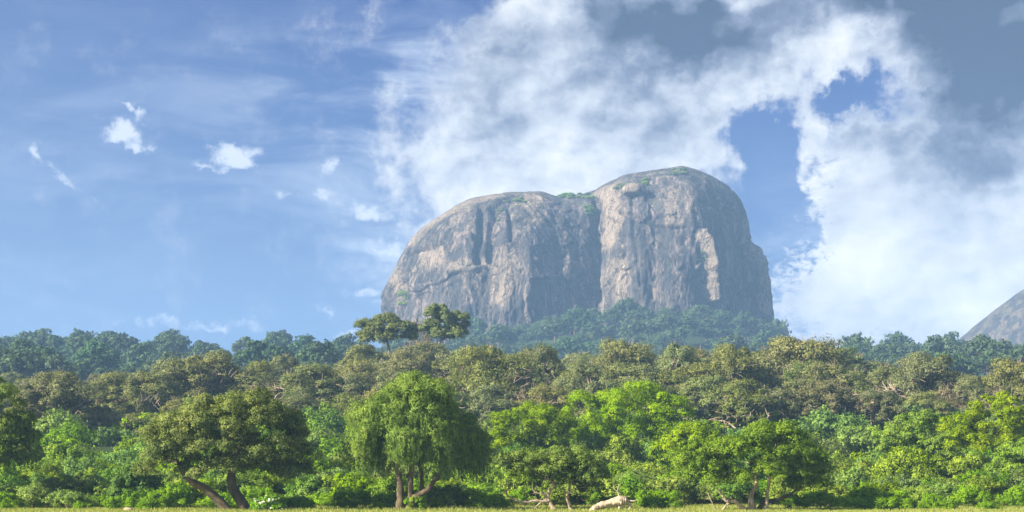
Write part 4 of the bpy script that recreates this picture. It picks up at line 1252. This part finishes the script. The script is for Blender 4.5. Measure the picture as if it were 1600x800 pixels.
def build_stone(px, py, D, sx, sz_, seed, label):
    nu, nv_ = 26, 14
    u = np.linspace(0, 2 * np.pi, nu, False); v = np.linspace(0, np.pi, nv_)
    UU, VV = np.meshgrid(u, v)
    p = np.stack([np.cos(UU) * np.sin(VV), np.sin(UU) * np.sin(VV), np.cos(VV)], -1).reshape(-1, 3)
    p = p * (1 + 0.22 * fbm(p * 1.7 + seed, 3, seed))[:, None] * np.array([sx, sx * 0.8, sz_])
    i = np.arange((nv_ - 1) * nu); r = i // nu; c_ = i % nu
    f = np.stack([r * nu + c_, (r + 1) * nu + c_, (r + 1) * nu + (c_ + 1) % nu, r * nu + (c_ + 1) % nu], -1)
    x = (px - 800) / F * D
    o = mesh_from('stone', p, f, 4, M['bark_dead'], smooth=True, loc=(x, D, TZ(x, D) + sz_ * 0.4))
    tag(o, label, 'stone')
build_stone(200, 796, 133, 0.45, 0.32, 71, 'pale stone in the grass left of the two leaning trunks')

# ------------------------------------------------------------------ scrub on the rock's crown
brush = Stock([make_shrub(401, 'shrub_dark', 2.6, 2.6, 12, 1.0, 10, 9, 0.3, 'rock_scrub'), make_shrub(402, 'shrub', 2.8, 2.2, 12, 1.0, 10, 9, 0.3, 'rock_scrub')])
for (px, py, sc, n_, spread, lab, grp) in [(1060, 269, 1.3, 7, 14, 'green scrub on the summit cap of the higher hump', 'scrub on the summit cap'),
                        (805, 312, 1.0, 8, 16, 'green scrub in the crack on top of the lower hump', 'scrub on the lower hump'),
                        (778, 335, 0.8, 4, 8, 'green scrub in the cleft below the top of the lower hump', 'scrub in the lower cleft'),
                        (900, 306, 1.3, 14, 26, 'green scrub in the saddle between the two humps', 'scrub in the saddle'),
                        (921, 330, 1.2, 14, 8, 'green scrub at the head of the gully', 'scrub at the gully head'),
                        (1016, 285, 1.1, 8, 12, 'green scrub beside the perched boulder', 'scrub by the perched boulder'),
                        (968, 292, 1.0, 6, 16, 'green scrub on the ledge left of the perched boulder', 'scrub left of the boulder'),
                        (632, 468, 1.5, 7, 8, 'green scrub clinging low on the left flank of the rock', 'scrub on the left flank'),
                        (1098, 400, 0.9, 5, 9, 'green scrub in the hollow beside the pale rib', 'scrub beside the pale rib')]:
    for k in range(n_):
        q = on_rock(px + rnd.uniform(-spread, spread), py + rnd.uniform(-4, 5) * (2.0 if spread < 12 else 1.0))
        s_ = sc * rnd.uniform(0.6, 1.2)
        brush.put(rnd.randrange(2), tuple(q + np.array([0, 0, -0.6])), rnd.random() * 6.28, (s_, s_, s_ * 0.9), lab, 'scrub', grp)

# ------------------------------------------------------------------ grass and low herbs at the field edge (uncountable)
def build_grass():
    rng = np.random.default_rng(81)
    n = 150000
    y = 118 + 62 * rng.random(n) ** 0.9
    x = (rng.random(n) * 2 - 1) * (y * 0.345 + 3)
    cl = fbm(np.stack([x / 5, y / 5, x * 0], -1), 3, 82)
    h = 0.16 + 0.22 * np.clip(cl + 0.3, 0, 1) + 0.15 * rng.random(n)
    z = terrain(x, y)
    a = rng.random(n) * 6.28; w_ = 0.03 + 0.04 * rng.random(n)
    lx = rng.normal(0, 0.12, n); ly = rng.normal(0, 0.12, n)
    b0 = np.stack([x - np.cos(a) * w_, y - np.sin(a) * w_, z], -1)
    b1 = np.stack([x + np.cos(a) * w_, y + np.sin(a) * w_, z], -1)
    tp = np.stack([x + lx, y + ly, z + h], -1)
    v = np.stack([b0, b1, tp], 1).reshape(-1, 3)
    m = leaf_mat('field_grass', (0.16, 0.22, 0.04), (0.27, 0.31, 0.08), (0.42, 0.40, 0.16), 0.35, 0.0)
    o = mesh_from('grass', v, np.arange(3 * n), 3, m, attrs={'tint': ('FACE', rng.random(n))})
    tag(o, 'short sunlit green grass along the edge of the field', 'grass', kind='stuff')
build_grass()

# ------------------------------------------------------------------ air
def build_haze():
    x0, x1, y0, y1, z0, z1 = -1760, 1760, -560, 2860, -4, 296
    v = [(x, y, z) for x in (x0, x1) for y in (y0, y1) for z in (z0, z1)]
    f = [0, 1, 3, 2, 4, 6, 7, 5, 0, 4, 5, 1, 2, 3, 7, 6, 0, 2, 6, 4, 1, 5, 7, 3]
    m = bpy.data.materials.new('haze'); m.use_nodes = True
    t = m.node_tree; t.nodes.clear()
    pv = t.nodes.new('ShaderNodeVolumePrincipled')
    pv.inputs['Color'].default_value = (0.37, 0.62, 1.0, 1)
    pv.inputs['Density'].default_value = 0.00024
    pv.inputs['Anisotropy'].default_value = 0.0
    ou = t.nodes.new('ShaderNodeOutputMaterial'); t.links.new(pv.outputs[0], ou.inputs['Volume'])
    o = mesh_from('haze', np.array(v, float), f, 4, m)
    tag(o, 'thin blue air between the viewer and the distant rock', 'haze', kind='stuff')
build_haze()
